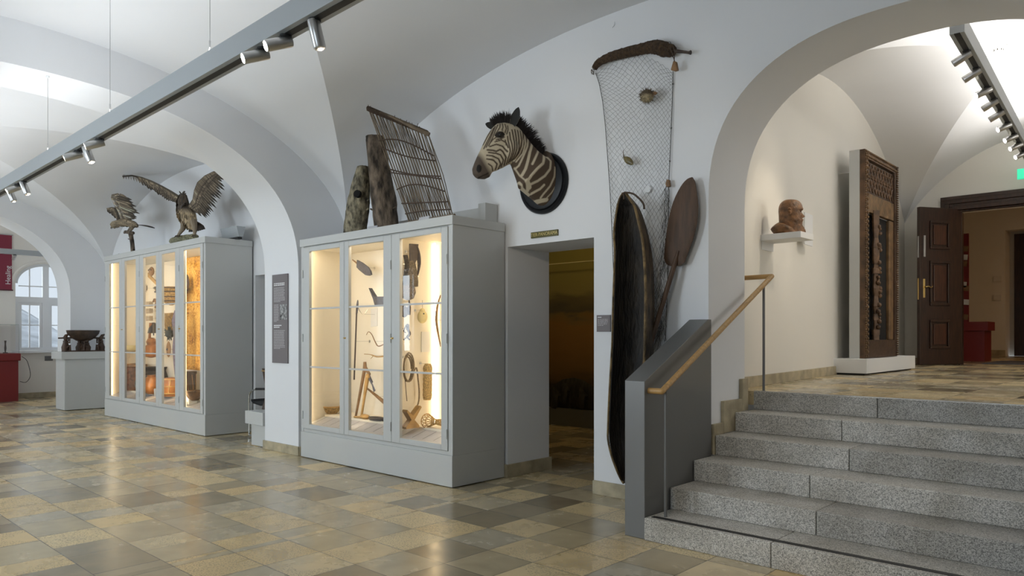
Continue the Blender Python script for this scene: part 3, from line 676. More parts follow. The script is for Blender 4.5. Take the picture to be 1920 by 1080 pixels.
c = P(765, 548); put('netted_sack', [('sack', MB().lathe([(.05, .08), (.085, .05), (.095, 0), (.07, -.06), (.02, -.08)], c, 16, sx=.5), mat('brown_sack', (.22, .17, .13), .9, noise=.6, scale=70, bump=1, bscale=90), True), ('pendant', MB().tube([c+Vector((.02, 0, -.08)), c+Vector((.02, 0, -.16)), c+Vector((.02, 0, -.23))], [.006, .018, .012], 8), M['darkwood'], True)],
    'brown rounded sack with a pendant hanging below the woven pouch', 'sack', NB, rod=c, wall=W1)
c = P(758, 584); put('dark_rattle', [('head', MB().sphere(c, .05, 14, (.6, 1, 1.2)), M['darkwood'], True)], 'round dark rattle just under the upper glazing bar of the right door', 'rattle', NB, rod=c, wall=W1)
c = P(792, 594); put('hanging_gourd', [('gourd', MB().sphere(c, .058, 16, (.8, 1, 1.18)).sphere(c+Vector((0, 0, .06)), .03, 12), M['gourd'], True), ('hole', MB().lathe([(.008, 0), (.008, .004)], c+Vector((.044, -.02, .03)), 10, (1, -.2, .3)), M['seam'], False), ('string', MB().cyl(c+Vector((0, 0, .08)), P(792, 563), .002, n=6), M['twine'], True)],
    'pale yellow gourd hanging on a string behind the right door', 'gourd', NB, rod=c+Vector((0, 0, .07)), wall=W1)
fg = MB().tube([P(765, 614), P(764, 619)], [.018, .014], 9).sphere(P(764, 611), .022, 10).tube(clean([P(765, 618), P(768, 626), P(763, 632)], 3), .014, 8).tube([P(763, 632), P(768, 637)], .008, 7).tube([P(762, 633), P(757, 637)], .008, 7).tube([P(760, 613), P(757, 621), P(761, 624)], .007, 7)
put('crouching_figure', [('figure', fg, M['darkwood'], True)], 'tiny dark carved crouching figure on a pin behind the right door', 'figurine', NB, rod=P(767, 616), wall=W1)
put('caption_card', [('card', MB().prism([at(790, 622, 'x', -5.94), at(806, 622, 'x', -5.94), at(806, 660, 'x', -5.94), at(790, 660, 'x', -5.94)], (.005, 0, 0)), M['paper'], False)], 'pale caption card behind the right door, left of the lit corner', 'label', NB)
cp = P(764, 692); ro = []
for k in range(3): ro += [cp+Vector((.012*k, (.050+.008*k)*cos(a*pi/10), (.125+.01*k)*sin(a*pi/10)+.01*k)) for a in range(20)]
ro += clean([ro[-1], P(781, 690), P(784, 712), P(786, 735), P(784, 757), P(773, 777)], 4)[1:]
put('coiled_rope', [('rope', MB().tube(ro, .008, 7), mat('rope', (.27, .20, .12), .9, noise=.4, scale=60, bump=1), True), ('loose_end', MB().tube(clean([cp+Vector((0, -.03, -.1)), P(761, 730), P(763, 752)], 3), .004, 6), M['cane'], True)],
    'brown rope hanging in a coil with one end trailing down behind the right door', 'rope', NB, rod=cp+Vector((0, .03, .12)), wall=W1)
a, b_ = P(802, 682), P(801, 750)
put('grass_bundle', [('bundle', MB().tube([a*(1-t)+b_*t for t in [i/14 for i in range(15)]], [.03]+[.045+.004*(i % 2) for i in range(13)]+[.036], 14), mat('plaited_grass', (.80, .56, .24), .85, noise=.55, scale=90, bump=1, bscale=110), True)],
    'thick upright sleeve of plaited grass hanging right of the coiled rope', 'grass sleeve', NB, rod=a+Vector((0, 0, .0)), wall=W1)
c = at(766, 796, 'x', -5.80); c.z = SZ
put('headrest', [('base', MB().prism([c+Vector((0, -.085, 0)), c+Vector((0, .085, .0)), c+Vector((0, .085, .02)), c+Vector((0, .02, .085)), c+Vector((0, -.02, .085)), c+Vector((0, -.085, .02))], (.07, 0, 0)), M['lightwood'], False), ('rest', MB().prism([c+Vector((0, -.08, .17)), c+Vector((0, -.02, .085)), c+Vector((0, .02, .085)), c+Vector((0, .11, .205)), c+Vector((0, .095, .22)), c+Vector((0, 0, .125)), c+Vector((0, -.075, .19))], (.075, 0, 0)), M['lightwood'], False)],
    'light wooden headrest shaped like an X on the stage behind the right door', 'headrest', NB)
ce = Q(800, 800, 4.86); ce.z = SZ+.065
tb = MB()
L_ = .30
def rr(t): return .072-.05*min(1, t*2.2)+.035*max(0, t-.45)
for k in range(12):
    for sg in (1, -1):
        tb.tube([ce+Vector((L_*t, -rr(t)*cos(sg*t*2.2+k*pi/6), rr(t)*sin(sg*t*2.2+k*pi/6))) for t in [i/8 for i in range(9)]], .0032, 5)
for t in (0, .15, .35, .6, .8, 1): tb.tube([ce+Vector((L_*t, rr(t)*cos(k*pi/8), rr(t)*sin(k*pi/8))) for k in range(16)], .005, 5, closed=True)
put('open_trap_basket', [('mesh', tb, M['lightwood'], True)], 'open-mesh funnel shaped trap lying on the stage at the right of the right door', 'trap', NB)
pts = clean([Q(826, 553, 5.02), Q(820, 575, 5.02), Q(818, 600, 5.02), Q(821, 622, 5.02), Q(826, 650, 5.02)], 4)
put('hunting_bow', [('bow', MB().tube(pts, [.004+.009*sin(pi*i/(len(pts)-1)) for i in range(len(pts))], 8), M['midwood'], True), ('string', MB().cyl(pts[0], pts[-1], .0018, n=5), M['twine'], True)],
    'slender curved bow at the right edge of the right door', 'bow', NB, rod=pts[8], wall=WB)

# farther cabinet -------------------------------------------------------------
PF = -12.25; W2 = WB; W3 = WB
def G(x, y, yy=5.08): return at(x, y, 'y', yy)
def Y_(x, y, yy=4.95): return at(x, y, 'y', yy)
c = Y_(250, 658); put('yellow_dish', [('dish', bowl(c, .17, .10, foot=.3), M['gourd'], True)], 'shallow yellow dish mounted behind the second door of the farther cabinet', 'dish', FB, rod=c+Vector((0, .05, .01)), wall=WB)
c = Y_(253, 735); c.z = SF
put('carved_box', [('box', MB().lathe([(.19, 0), (.19, .40), (.18, .41), (.17, .40), (.17, .02)], c, 20), mat('patterned_bark', (.22, .10, .05), .6, noise=.7, scale=18, bump=.4), True), ('lid', MB().lathe([(.20, .41), (.20, .45), (.03, .47)], c, 20), M['midwood'], True)],
    'reddish brown carved round box on the stage behind the second door', 'box', FB)
c = Y_(268, 738, 4.78); c.z = SF
put('handled_jug', [('body', MB().lathe([(.05, 0), (.10, .05), (.13, .16), (.09, .26), (.06, .30), (.07, .33), (.055, .33)], c, 20), M['claydk'], True), ('handle', MB().tube(clean([c+Vector((-.06, -.02, .30)), c+Vector((-.17, -.04, .25)), c+Vector((-.14, -.02, .1))], 4), .012, 8), M['paper'], True)],
    'dark jug with a pale handle between the second and third door', 'jug', FB)
c = G(284, 509); put('round_mask', [('mask', MB().sphere(c, .09, 16, (1, .4, .9)), M['midwood'], True), ('brow', MB().tube([c+Vector((-.06, -.03, .02)), c+Vector((0, -.036, .035)), c+Vector((.06, -.03, .02))], .009, 7), M['darkwood'], True)],
    'dull brown rounded mask at the top behind the third door', 'mask', FB, rod=c, wall=W2)
a, b_ = G(277, 517), G(292, 531)
put('yellow_paddle', [('board', MB().prism([a+Vector((0, 0, .05)), b_+Vector((0, 0, .03)), b_+Vector((0, 0, -.03)), a+Vector((0, 0, -.02))], (0, .02, 0)), M['lightwood'], False)], 'yellow wooden slat slanting below the rounded mask', 'slat', FB, rod=a*.5+b_*.5, wall=W2)
c = G(276, 540); ft = MB()
for k in range(9): ft.tube([c, c+Vector((.07*cos(k*.7), -.02, .08*sin(k*.7)))], [.006, .001], 5)
put('root_tuft', [('tuft', ft, M['darkwood'], False)], 'small dark tuft of roots at the lit edge of the third door', 'tuft', FB, rod=c, wall=W2)
for i, yy in enumerate((570, 583, 597)):
    c = G(280, yy); b = MB(); b.cbox(c, .16, .06, .085)
    put('folded_cloth', [('cloth', b, mat('striped_cloth', (.55, .45, .33), .9, noise=.5, scale=25, stretch=(1, 1, 6)), False)],
        ['topmost of the three patterned cloth packs behind the third door', 'middle of the three patterned cloth packs behind the third door', 'lowest of the three patterned cloth packs behind the third door'][i], 'cloth', FB, rod=c, wall=W2)
c = G(290, 566); put('dried_fruit_string', [('string', MB().tube(clean([c+Vector((-.06, 0, .0)), c+Vector((0, 0, .05)), c+Vector((.05, 0, -.02)), c+Vector((.03, 0, -.11))], 4), [.012, .018]*6+[.012], 8), M['midwood'], True)], 'brown knotted strand right of the cloth packs', 'strand', FB, rod=c+Vector((0, 0, .06)), wall=W2)
c = Y_(284, 664, 4.9)
put('calabash', [('body', MB().lathe([(.02, -.13), (.10, -.11), (.145, -.03), (.12, .05), (.07, .09), (.085, .14), (.06, .19), (.01, .21)], c+Vector((0, 0, .07)), 22), M['clay'], True), ('neck', MB().tube([c+Vector((-.10, 0, .14)), c+Vector((-.07, 0, .34)), c+Vector((-.02, 0, .52))], [.028, .02, .03], 9), M['clay'], True)],
    'glossy orange calabash with a tall neck above the lower glazing bar of the third door', 'calabash', FB, rod=c, wall=WB)
c = Y_(288, 618); put('dark_bell', [('bell', MB().lathe([(.02, .12), (.06, .10), (.09, -.04), (.095, -.06)], c, 16), M['claydk'], True), ('clapper', MB().cyl(c+Vector((0, 0, -.10)), c, .01), M['iron'], True)], 'dark bell hanging behind the neck of the orange calabash', 'bell', FB, rod=c+Vector((0, 0, .09)), wall=WB)
c = Y_(287, 745, 5.03); c.z = SF
put('black_cooking_pot', [('pot', MB().lathe([(.10, 0), (.24, .1), (.27, .24), (.20, .36), (.24, .42), (.22, .42), (.18, .36)], c, 24), M['claydk'], True)], 'wide black cooking pot at the back behind the third door', 'pot', FB)
c = Y_(284, 748, 4.80); c.z = SF
put('orange_pot', [('pot', MB().lathe([(.06, 0), (.13, .06), (.15, .15), (.11, .24), (.06, .29), (.07, .31), (.05, .31)], c, 22, sx=1.0), M['clay'], True)], 'bulging orange clay pot in front of the wide black pot', 'pot', FB)
c = Y_(293, 752, 4.72); c.z = SF-.02
put('small_pale_cup', [('cup', MB().lathe([(.03, 0), (.035, .12), (.03, .13), (.02, .02)], c, 14), M['paper'], True)], 'small pale cup beside the bulging orange pot', 'cup', FB)
# fourth door
c = Y_(321, 548, 4.9)
bw = MB().lathe([(.02, -.21), (.10, -.17), (.21, -.05), (.25, .08), (.24, .08), (.20, -.04), (.05, -.17)], c, 26)
st_ = MB()
for k, (r_a, h_a) in enumerate(((.255, .06), (.240, .0), (.19, -.075), (.13, -.14))): st_.tube([c+Vector((r_a*cos(a*pi/12), r_a*sin(a*pi/12), h_a)) for a in range(24)], .010, 6, closed=True)
put('striped_bowl', [('bowl', bw, M['straw'], True), ('stripe', st_, M['darkwood'], True)], 'large pale bowl with dark stripes high behind the fourth door', 'bowl', FB, rod=c+Vector((0, .22, .05)), wall=WB)
hb = Y_(315, 605, 5.0); hm = MB()
for k in range(-5, 6):
    hm.tube([hb+Vector((-.14, 0, .02*k+.06)), hb+Vector((.14, 0, .02*k-.06))], .006, 5); hm.tube([hb+Vector((-.14, .006, .02*k-.06)), hb+Vector((.14, .006, .02*k+.06))], .006, 5)
hm.box(hb.x-.15, hb.x+.15, hb.y+.01, hb.y+.03, hb.z-.16, hb.z+.16)
put('plaited_mat', [('mat', hm, M['straw'], False)], 'plaited straw square behind the fourth door under the striped bowl', 'mat', FB, rod=hb+Vector((0, .02, 0)), wall=WB)
c = Y_(318, 626, 4.88); fe = MB()
for k in range(26):
    a = random.uniform(0, 2*pi); fe.tube([c, c+Vector((.13*cos(a)*random.uniform(.6, 1), random.uniform(-.05, .03), .15*sin(a)*random.uniform(.7, 1)))], [.02, .004], 5)
fe.sphere(c, .07, 12)
put('feather_headdress', [('feathers', fe, mat('black_feather', (.03, .035, .03), .6), False)], 'bushy black headdress in the middle of the fourth door', 'headdress', FB, rod=c, wall=WB)
c = Y_(316, 655, 4.93); put('oval_shield', [('shield', MB().sphere(c, .13, 18, (.6, .15, 1)), M['midwood'], True), ('boss', MB().sphere(c+Vector((0, -.02, 0)), .02, 8), M['iron'], True)], 'small brown oval shield below the black headdress', 'shield', FB, rod=c, wall=WB)
cl = [Y_(x, y, 4.86) for x, y in ((327, 582), (333, 582), (335, 640), (333, 690), (329, 716), (326, 690), (323, 655), (325, 630), (322, 600))]
put('hanging_garment', [('garment', MB().prism(cl, (0, .05, 0)), M['cloth_mauve'], False), ('sash', MB().prism([Y_(x, y, 4.85) for x, y in ((324, 612), (335, 614), (335, 638), (325, 634))], (0, .01, 0)), M['iron'], False)],
    'long grey mauve garment hanging at the right of the fourth door', 'garment', FB, rod=Y_(330, 590, 4.9), wall=WB)
c = Y_(321, 760, 4.84); c.z = SF
dm = MB()
for k in range(10): dm.tube([c+Vector((.176*cos(k*pi/5+.2*j), .176*sin(k*pi/5+.2*j), .05+.22*j)) for j in (0, 1)], .008, 6)
for h in (.05, .16, .27): dm.tube([c+Vector((.18*cos(a*pi/12), .18*sin(a*pi/12), h)) for a in range(24)], .009, 6, closed=True)
put('lidded_basket', [('basket', MB().lathe([(.14, 0), (.17, .05), (.178, .16), (.17, .27), (.16, .28), (.02, .30)], c, 24), M['clay'], True), ('binding', dm, M['lightwood'], True)],
    'round lidded orange basket with light bindings on the stage behind the fourth door', 'basket', FB)
# fifth door: bark cloth on the partition
yc = 5.17
bc = MB(); nx, nz = 14, 26
A = at(342, 479, 'y', yc); B = at(379, 477, 'y', yc); Dn = at(342, 692, 'y', yc)
for j in range(nz+1):
    for i in range(nx+1):
        x = A.x+(B.x-A.x)*i/nx; z = A.z+(Dn.z-A.z)*j/nz; bc.v.append(Vector((x, yc+.006*sin(i*1.3)*sin(j*.5), z))); bc.c.append((1, 1, 1))
for j in range(nz):
    for i in range(nx): a = j*(nx+1)+i; bc.f.append((a, a+1, a+nx+2, a+nx+1))
mb_ = bpy.data.materials.new('painted_bark_cloth'); t_ = nt(mb_); bs = t_.nodes['Principled BSDF']; bs.inputs['Roughness'].default_value = .9
tc = t_.nodes.new('ShaderNodeTexCoord'); n1 = t_.nodes.new('ShaderNodeTexNoise'); n1.inputs['Scale'].default_value = 30; n1.inputs['Detail'].default_value = 6; n2 = t_.nodes.new('ShaderNodeTexNoise'); n2.inputs['Scale'].default_value = 3
for n in (n1, n2): t_.links.new(tc.outputs['Object'], n.inputs['Vector'])
rp = t_.nodes.new('ShaderNodeValToRGB'); t_.links.new(math_(t_, 'ADD', math_(t_, 'MULTIPLY', n1.outputs[0], .5), math_(t_, 'MULTIPLY', n2.outputs[0], .5)), rp.inputs[0])
e = rp.color_ramp.elements; e[0].position = .36; e[0].color = (.30, .11, .02, 1); e[1].position = .58; e[1].color = (.90, .56, .14, 1); q = e.new(.46); q.color = (.70, .34, .05, 1)
t_.links.new(rp.outputs[0], bs.inputs['Base Color'])
bo = bc.build('bark_cloth', mb_, smooth='all', fix=False); tag(bo, 'mottled orange bark cloth hanging behind the fifth door', 'cloth'); sm = bo.modifiers.new('thick', 'SOLIDIFY'); sm.thickness = .004
c = Y_(350, 531, 5.08); put('round_hide_shield', [('shield', MB().sphere(c, .13, 20, (.62, .22, 1.05)), M['carved_dk'], True), ('rim', MB().tube([c+Vector((.081*cos(a*pi/14), .0, .137*sin(a*pi/14))) for a in range(28)], .007, 6, closed=True), M['darkwood'], True)],
    'dark reddish oval shield in front of the orange bark cloth', 'shield', FB, rod=c, wall=W3)
c = Y_(354, 738, 5.04); c.z = SF
dr = MB()
for k in range(8): dr.tube([c+Vector((.115*cos(k*pi/4), .115*sin(k*pi/4), .34)), c+Vector((.098*cos(k*pi/4+.4), .098*sin(k*pi/4+.4), .02))], .005, 5)
put('black_drum', [('body', MB().lathe([(.09, 0), (.095, .05), (.11, .34), (.12, .36), (.12, .39), (.01, .395)], c, 22), M['darkwood'], True), ('lacing', dr, M['midwood'], True)], 'upright dark drum behind the fifth door below the bark cloth', 'drum', FB)
c = Y_(365, 750, 4.75); c.z = SF
put('footed_bowl', [('bowl', MB().lathe([(.05, 0), (.09, .03), (.125, .10), (.128, .14), (.118, .15), (.12, .14), (.11, .10), (.02, .05)], c, 26), M['carved'], True), ('spout', MB().tube([c+Vector((.10, -.04, .14)), c+Vector((.16, -.06, .15))], [.018, .012], 8), M['carved'], True)],
    'large brown bowl with a small spout at the bottom of the fifth door', 'bowl', FB)
c = Y_(356, 768, 4.70)
put('white_block', [('block', MB().cbox(Vector((c.x, c.y+.02, .44)), .12, .12, .12), M['white'], False)], 'small white block on the caption rail of the fifth door', 'block', FB)
# ------------------------------------------------------------------ writing
def text(name, s, size, mtx, material, parent=None, depth=.002, sx=1.0, align='CENTER'):
    cu = bpy.data.curves.new('txt', 'FONT'); cu.body = s; cu.size = size; cu.extrude = depth/2; cu.align_x = align; cu.align_y = 'CENTER'; cu.resolution_u = 3
    o = bpy.data.objects.new('txt', cu); COL.objects.link(o); bpy.context.view_layer.update()
    me = bpy.data.meshes.new_from_object(o.evaluated_get(bpy.context.evaluated_depsgraph_get()))
    vs = [mtx @ Vector((v.co.x*sx, v.co.y, v.co.z)) for v in me.vertices]; fs = [tuple(p.vertices) for p in me.polygons]
    bpy.data.objects.remove(o); bpy.data.curves.remove(cu); bpy.data.meshes.remove(me)
    mb = MB(); mb.add(vs, fs); return mb.build(name, material, parent, fix=False)
def frame_m(o, x, y):
    x = Vector(x).normalized(); y = Vector(y).normalized(); z = x.cross(y); m = Matrix((x, y, z)).transposed().to_4x4(); m.translation = Vector(o); return m
def pix(p):
    r = UX*p.x+UY*p.y; d = -UY*p.x+UX*p.y; return (CXP+F*r/d, HYP-F*(p.z-EYE)/d)
ONWALL = 5.258
# brass-lettered plate over the doorway
a, b = at(997, 434, 'y', ONWALL), at(1047, 446, 'y', ONWALL)
zt = at(1047, 430, 'y', ONWALL).z; zb = at(1047, 441.5, 'y', ONWALL).z
pl = thing('room_sign', 'small olive sign with gold capitals above the low doorway', 'sign', ((a.x+b.x)/2, 5.25, zb))
box(a.x, b.x, 5.245, 5.2595, zb, zt).build('plate', M['olive'], pl)
text('lettering', 'TIER-PANORAMA', (zt-zb)*.82, frame_m(((a.x+b.x)/2, 5.2445, (zt+zb)/2), (1, 0, 0), (0, 0, 1)), M['gold'], pl, sx=.52*(b.x-a.x)/(.19))
# grey text panel on the pier
X0, X1, Z0, Z1 = -8.225, -7.868, 1.068, 2.135
tp = thing('exhibition_text_board', 'tall grey exhibition text board on the white pier between the two cabinets', 'sign', ((X0+X1)/2, 4.56, Z0))
box(X0, X1, 4.553, 4.567, Z0, Z1).build('board', M['panel'], tp)
def lines(x0, x1, z1, n, dz, y, h=.006, last=.6):
    m = MB()
    for i in range(n):
        xe = x0+(x1-x0)*(last if i == n-1 else random.uniform(.90, 1)); z = z1-i*dz; xx = x0
        while xx < xe-.01:
            w_ = min(random.uniform(.015, .05), xe-xx); m.add([(xx, y, z), (xx+w_-.005, y, z), (xx+w_-.005, y, z+h), (xx, y, z+h)], [(0, 1, 2, 3)]); xx += w_
    return m
lines(X0+.045, X1-.05, Z1-.115, 2, .020, 4.5525, .011, .95).build('heading', M['white'], tp, fix=False)
lines(X0+.045, X1-.05, Z1-.165, 11, .0165, 4.5525).build('body_text', M['paleline'], tp, fix=False)
lines(X0+.045, X1-.19, Z1-.37, 13, .0165, 4.5525).build('body_text', M['paleline'], tp, fix=False)
ph = mat('grey_photograph', (.45, .45, .45), .6, noise=.95, scale=26, detail=6)
box(X1-.17, X1-.012, 4.551, 4.5528, Z1-.545, Z1-.365).build('photograph', ph, tp)
lines(X0+.045, X1-.12, Z1-.62, 2, .021, 4.5525, .011, .7).build('heading', M['white'], tp, fix=False)
lines(X0+.045, X1-.05, Z1-.68, 14, .0165, 4.5525).build('body_text', M['paleline'], tp, fix=False)
# little caption left of the canoe
a, b = at(1120, 591, 'y', ONWALL), at(1145.5, 622, 'y', ONWALL)
sp = thing('caption_plate', 'small grey caption plate on the wall left of the dugout canoe', 'label', ((a.x+b.x)/2, 5.255, b.z))
box(a.x, b.x, 5.248, 5.2595, b.z, a.z).build('plate', M['panel'], sp)
lines(a.x+.012, b.x-.05, a.z-.022, 1, .01, 5.2475, .006).build('heading', M['white'], sp, fix=False)
lines(a.x+.012, b.x-.015, a.z-.04, 6, .0105, 5.2475, .0035).build('body_text', M['paleline'], sp, fix=False)

# ------------------------------------------------------------------ things standing on the nearer cabinet
ZC = 2.502
def B_(x, y, yy=4.85): return at(630+x/4, 180+y/4, 'y', yy)      # crop coordinates
def log(name, label, pts, rads, m, seed, hole=None):
    random.seed(seed); pts = clean(pts, 5); n = 26; rs = []
    R_ = []
    for i in range(len(rads)-1): R_ += [rads[i]+(rads[i+1]-rads[i])*k/5 for k in range(5)]
    R_.append(rads[-1]); ph_ = [random.uniform(0, 6) for _ in range(6)]
    for i, p in enumerate(pts):
        r = R_[i]; ring = []
        for k in range(n):
            a = 2*pi*k/n; q = r*(1+.05*sin(3*a+ph_[0]+i*.2)+.04*sin(7*a+ph_[1]-i*.5)+.035*sin(11*a+ph_[2]+i*.9)+random.uniform(-.03, .03))
            if hole:
                dd = (Vector((p.x+q*cos(a), 0, p.z))-Vector((hole[0].x, 0, hole[0].z))).length
            ring.append(p+Vector((q*cos(a), q*sin(a), random.uniform(-.004, .004) if 0 < i < len(pts)-1 else 0)))
        rs.append(ring)
    t = thing(name, label, 'log', (pts[0].x, pts[0].y, ZC))
    MB().rings(rs).build('trunk', m, t, smooth='all')
    for j in range(3):
        i = random.randrange(3, len(pts)-3); a = random.choice((0.2, 2.9, 3.6, -.4)); r = R_[i]
        MB().tube([pts[i]+Vector((r*.9*cos(a), r*.9*sin(a), 0)), pts[i]+Vector((r*1.25*cos(a), r*1.25*sin(a), .02))], [.012, .008], 7).build('twig_stub', m, t)
    return t, pts
yl = 4.69
p0, p1 = B_(143, 1000, yl), B_(203, 530, yl); p0.z = ZC
lg, _ = log('bark_log', 'short bark-covered log with a round dark hole on the nearer cabinet', [p0, p0*.66+p1*.34, p0*.33+p1*.67, p1], [.120, .125, .105, .062], M['bark2'], 3)
h = B_(157, 732, yl-.112)
hm = MB().lathe([(.040, -.03), (.040, .004), (.001, .005)], h, 20, (.35, -1, .12), sx=1.0); hm.build('entrance_hole', M['hole'], lg)  # flat black disc in place of the hole's shaded inside
p0, p1 = B_(382, 965, 4.82), B_(292, 305, 4.72); p0.z = ZC
log('bark_log', 'tall thick bark log leaning behind the cane rack', [p0, p0*.7+p1*.3, p0*.35+p1*.65, p1], [.125, .132, .115, .092], M['bark'], 5)
# cane rack
TL, TR, BL, BR = B_(245, 100, 4.42), B_(690, 285, 4.78), B_(552, 908, 4.64), B_(880, 872, 4.66)
BL.z = BR.z = ZC+.012
rk = thing('cane_rack', 'leaning rack of thin canes bound with dark twine on the nearer cabinet', 'rack', ((BL.x+BR.x)/2, 4.8, ZC))
random.seed(11)
def rp_(s, t, off=0):
    a = TL+(TR-TL)*s; b = BL+(BR-BL)*s; q = b+(a-b)*t; return q+Vector((0, off, 0))
MB().tube(clean([TL+Vector((-.02, 0, .01)), TL*.6+TR*.4+Vector((0, 0, .012)), TR+Vector((.02, 0, -.01))], 6), .022, 9).build('top_bar', M['cane'], rk, smooth=True)
MB().tube([BL+Vector((-.02, 0, .012)), BR+Vector((.02, 0, .012))], .014, 8).build('bottom_bar', M['cane'], rk, smooth=True)
for layer in (0, 1):
    nc = 19
    for i in range(nc):
        s = i/(nc-1); dx = random.uniform(-.02, .02); dt = random.uniform(-.03, .03) if layer else 0
        pts = [rp_(min(1, max(0, s+dx*(t-.5)+ (dt if t > .9 else 0))), t, (.035*layer)*(sin(pi*t)*.8+.1)+random.uniform(-.004, .004)) for t in (0, .25, .5, .75, 1)]
        MB().tube(clean(pts, 2), .0055 if layer == 0 else .0042, 6).build('cane', M['cane'], rk, smooth=True)
for t, sag in ((.08, .01), (.17, .0), (.29, .06), (.44, .0), (.47, -.02), (.66, -.03), (.72, .07)):
    pts = [rp_(s, t+sag*sin(pi*s), -.012) for s in [k/12 for k in range(13)]]
    MB().tube(clean(pts, 2), .0065, 6).build('binding', M['twine'], rk, smooth=True)
tw = MB()
for k in range(60):
    s = k/60; c = TL+(TR-TL)*s; tw.tube([c+Vector((.0, .026*cos(a), .026*sin(a)+.006)) for a in [j*pi/4 for j in range(8)]], .004, 4, closed=True)
for k in range(14):
    s = random.random(); c = TL+(TR-TL)*s; tw.tube([c, c+Vector((random.uniform(-.03, .05), -.02, random.uniform(.02, .055)))], .003, 4)
tw.build('lashing', M['twine'], rk)
# small folded labels
for i, (x, y, w_, h_, yy) in enumerate(((78, 985, 54, 36, 4.66), (270, 950, 66, 50, 4.66), (655, 890, 78, 50, 4.60))):
    a, b = B_(x-w_/2, y+h_/2, yy), B_(x+w_/2, y-h_/2, yy); hh = b.z-a.z
    t = MB().prism([(a.x, yy, ZC), (a.x, yy+.012, ZC+hh*.98), (a.x, yy+.016, ZC+hh), (a.x, yy+.05, ZC)], (b.x-a.x, 0, 0))
    tag(t.build('stand_label', M['label']), ['small silver label at the foot of the short log with the hole', 'small silver label between the two logs', 'small silver label in front of the cane rack'][i], 'label', 'labels on the nearer cabinet')
# grey light casings behind the cabinet tops
x1c = at(918, 395, 'y', 5.14).x
cs = thing('light_casing', 'long grey casing along the wall on top of the nearer cabinet', 'casing', (-6.0, 5.15, ZC))
box(-7.45, x1c-.105, 5.11, 5.25, ZC, ZC+.165).build('casing', M['cab'], cs, bevel=.003)
box(x1c-.10, x1c, 5.08, 5.25, ZC+.025, ZC+.20).build('end_box', M['cab'], cs, bevel=.003)
tag(box(-13.7, -10.85, 5.15, 5.25, 2.772, 2.90).build('light_casing', M['cab']), 'long low grey casing along the wall behind the mounted birds', 'casing')
a, b = at(421.5, 444, 'y', 5.0), at(452, 424, 'y', 5.0)
fl_ = thing('floodlight', 'small square grey box at the right end of the farther cabinet top', 'light', ((a.x+b.x)/2, 5.0, 2.772))
MB().prism([(a.x, 4.97, 2.80), (a.x, 5.03, 2.80), (a.x, 5.07, b.z), (a.x, 4.93, b.z+.0)], (b.x-a.x, 0, 0)).build('housing', M['steel_l'], fl_, bevel=.004)
box(a.x+.03, b.x-.03, 4.965, 5.03, 2.772, 2.80).build('foot', M['darkmetal'], fl_)

# ------------------------------------------------------------------ zebra head
ZN = Vector((.83, -.55, 0)).normalized(); ZPc = at(1015, 345, 'y', 5.15)
def Zp(x, y): return atp(860+x/4.5, 190+y/4.5, ZPc, ZN)
def zring(a, b, w_, n=44, sq=2.2, off=0):
    A, B2 = Zp(*a), Zp(*b); c = (A+B2)/2+ZN*off; e = (A-B2)/2; out = []
    for k in range(n):
        t = 2*pi*k/n; ct, st_ = cos(t), sin(t); f = lambda q: math.copysign(abs(q)**(2/sq), q)
        out.append(c+e*f(ct)+ZN*(w_*f(st_)))
    return out
zb = MB()
base = []
bc_ = at(860+715/4.5, 190+650/4.5, 'y', 5.225); 
for k in range(44):
    t = 2*pi*k/44; base.append(bc_+Vector((.165*sin(t), 0, .265*cos(t)-.0)))
def blend(r1, r2, f): return [p*(1-f)+q*f for p, q in zip(r1, r2)]
n5 = zring((735, 480), (508, 730), .150)
rn = [zring((470, 225), (400, 430), .060), zring((520, 240), (430, 510), .075), zring((565, 300), (440, 530), .085), zring((610, 360), (462, 590), .095), zring((668, 425), (492, 670), .118), n5, blend(n5, base, .4), blend(n5, base, .75), base]
zb.rings(rn)
hd = [((535, 290), (500, 470), .05), ((505, 225), (497, 492), .078), ((445, 192), (455, 520), .094), ((380, 182), (425, 532), .100), ((320, 190), (400, 545), .102), ((280, 228), (375, 560), .098), ((240, 285), (340, 575), .086), ((212, 345), (315, 588), .074), ((185, 405), (295, 592), .064), ((155, 465), (278, 605), .060), ((130, 525), (262, 638), .064), ((114, 570), (222, 656), .062), ((120, 608), (168, 653), .046), ((134, 625), (150, 640), .02)]
zb.rings([zring(a, b, w_, sq=2.3) for a, b, w_ in hd])
# brow and cheek relief
for sg in (1, -1):
    zb.sphere(Zp(335, 285)+ZN*.078*sg, .038, 12, (1, 1, .8)); zb.sphere(Zp(430, 420)+ZN*.062*sg, .078, 14, (1, 1, 1.2)); zb.sphere(Zp(165, 575)+ZN*.040*sg, .036, 12)
    zb.sphere(Zp(265, 480)+ZN*.030*sg, .055, 12, (1, 1, 1.1))
tmp = zb.build('zebra_tmp', M['hide'])
rm = tmp.modifiers.new('r', 'REMESH'); rm.mode = 'VOXEL'; rm.voxel_size = .0062
sm = tmp.modifiers.new('s', 'SMOOTH'); sm.factor = .6; sm.iterations = 6
bpy.context.view_layer.update()
me = bpy.data.meshes.new_from_object(tmp.evaluated_get(bpy.context.evaluated_depsgraph_get()))
o0 = WO[tmp]; V_ = [v.co+o0 for v in me.vertices]; F_ = [tuple(p.vertices) for p in me.polygons]; bpy.data.objects.remove(tmp)
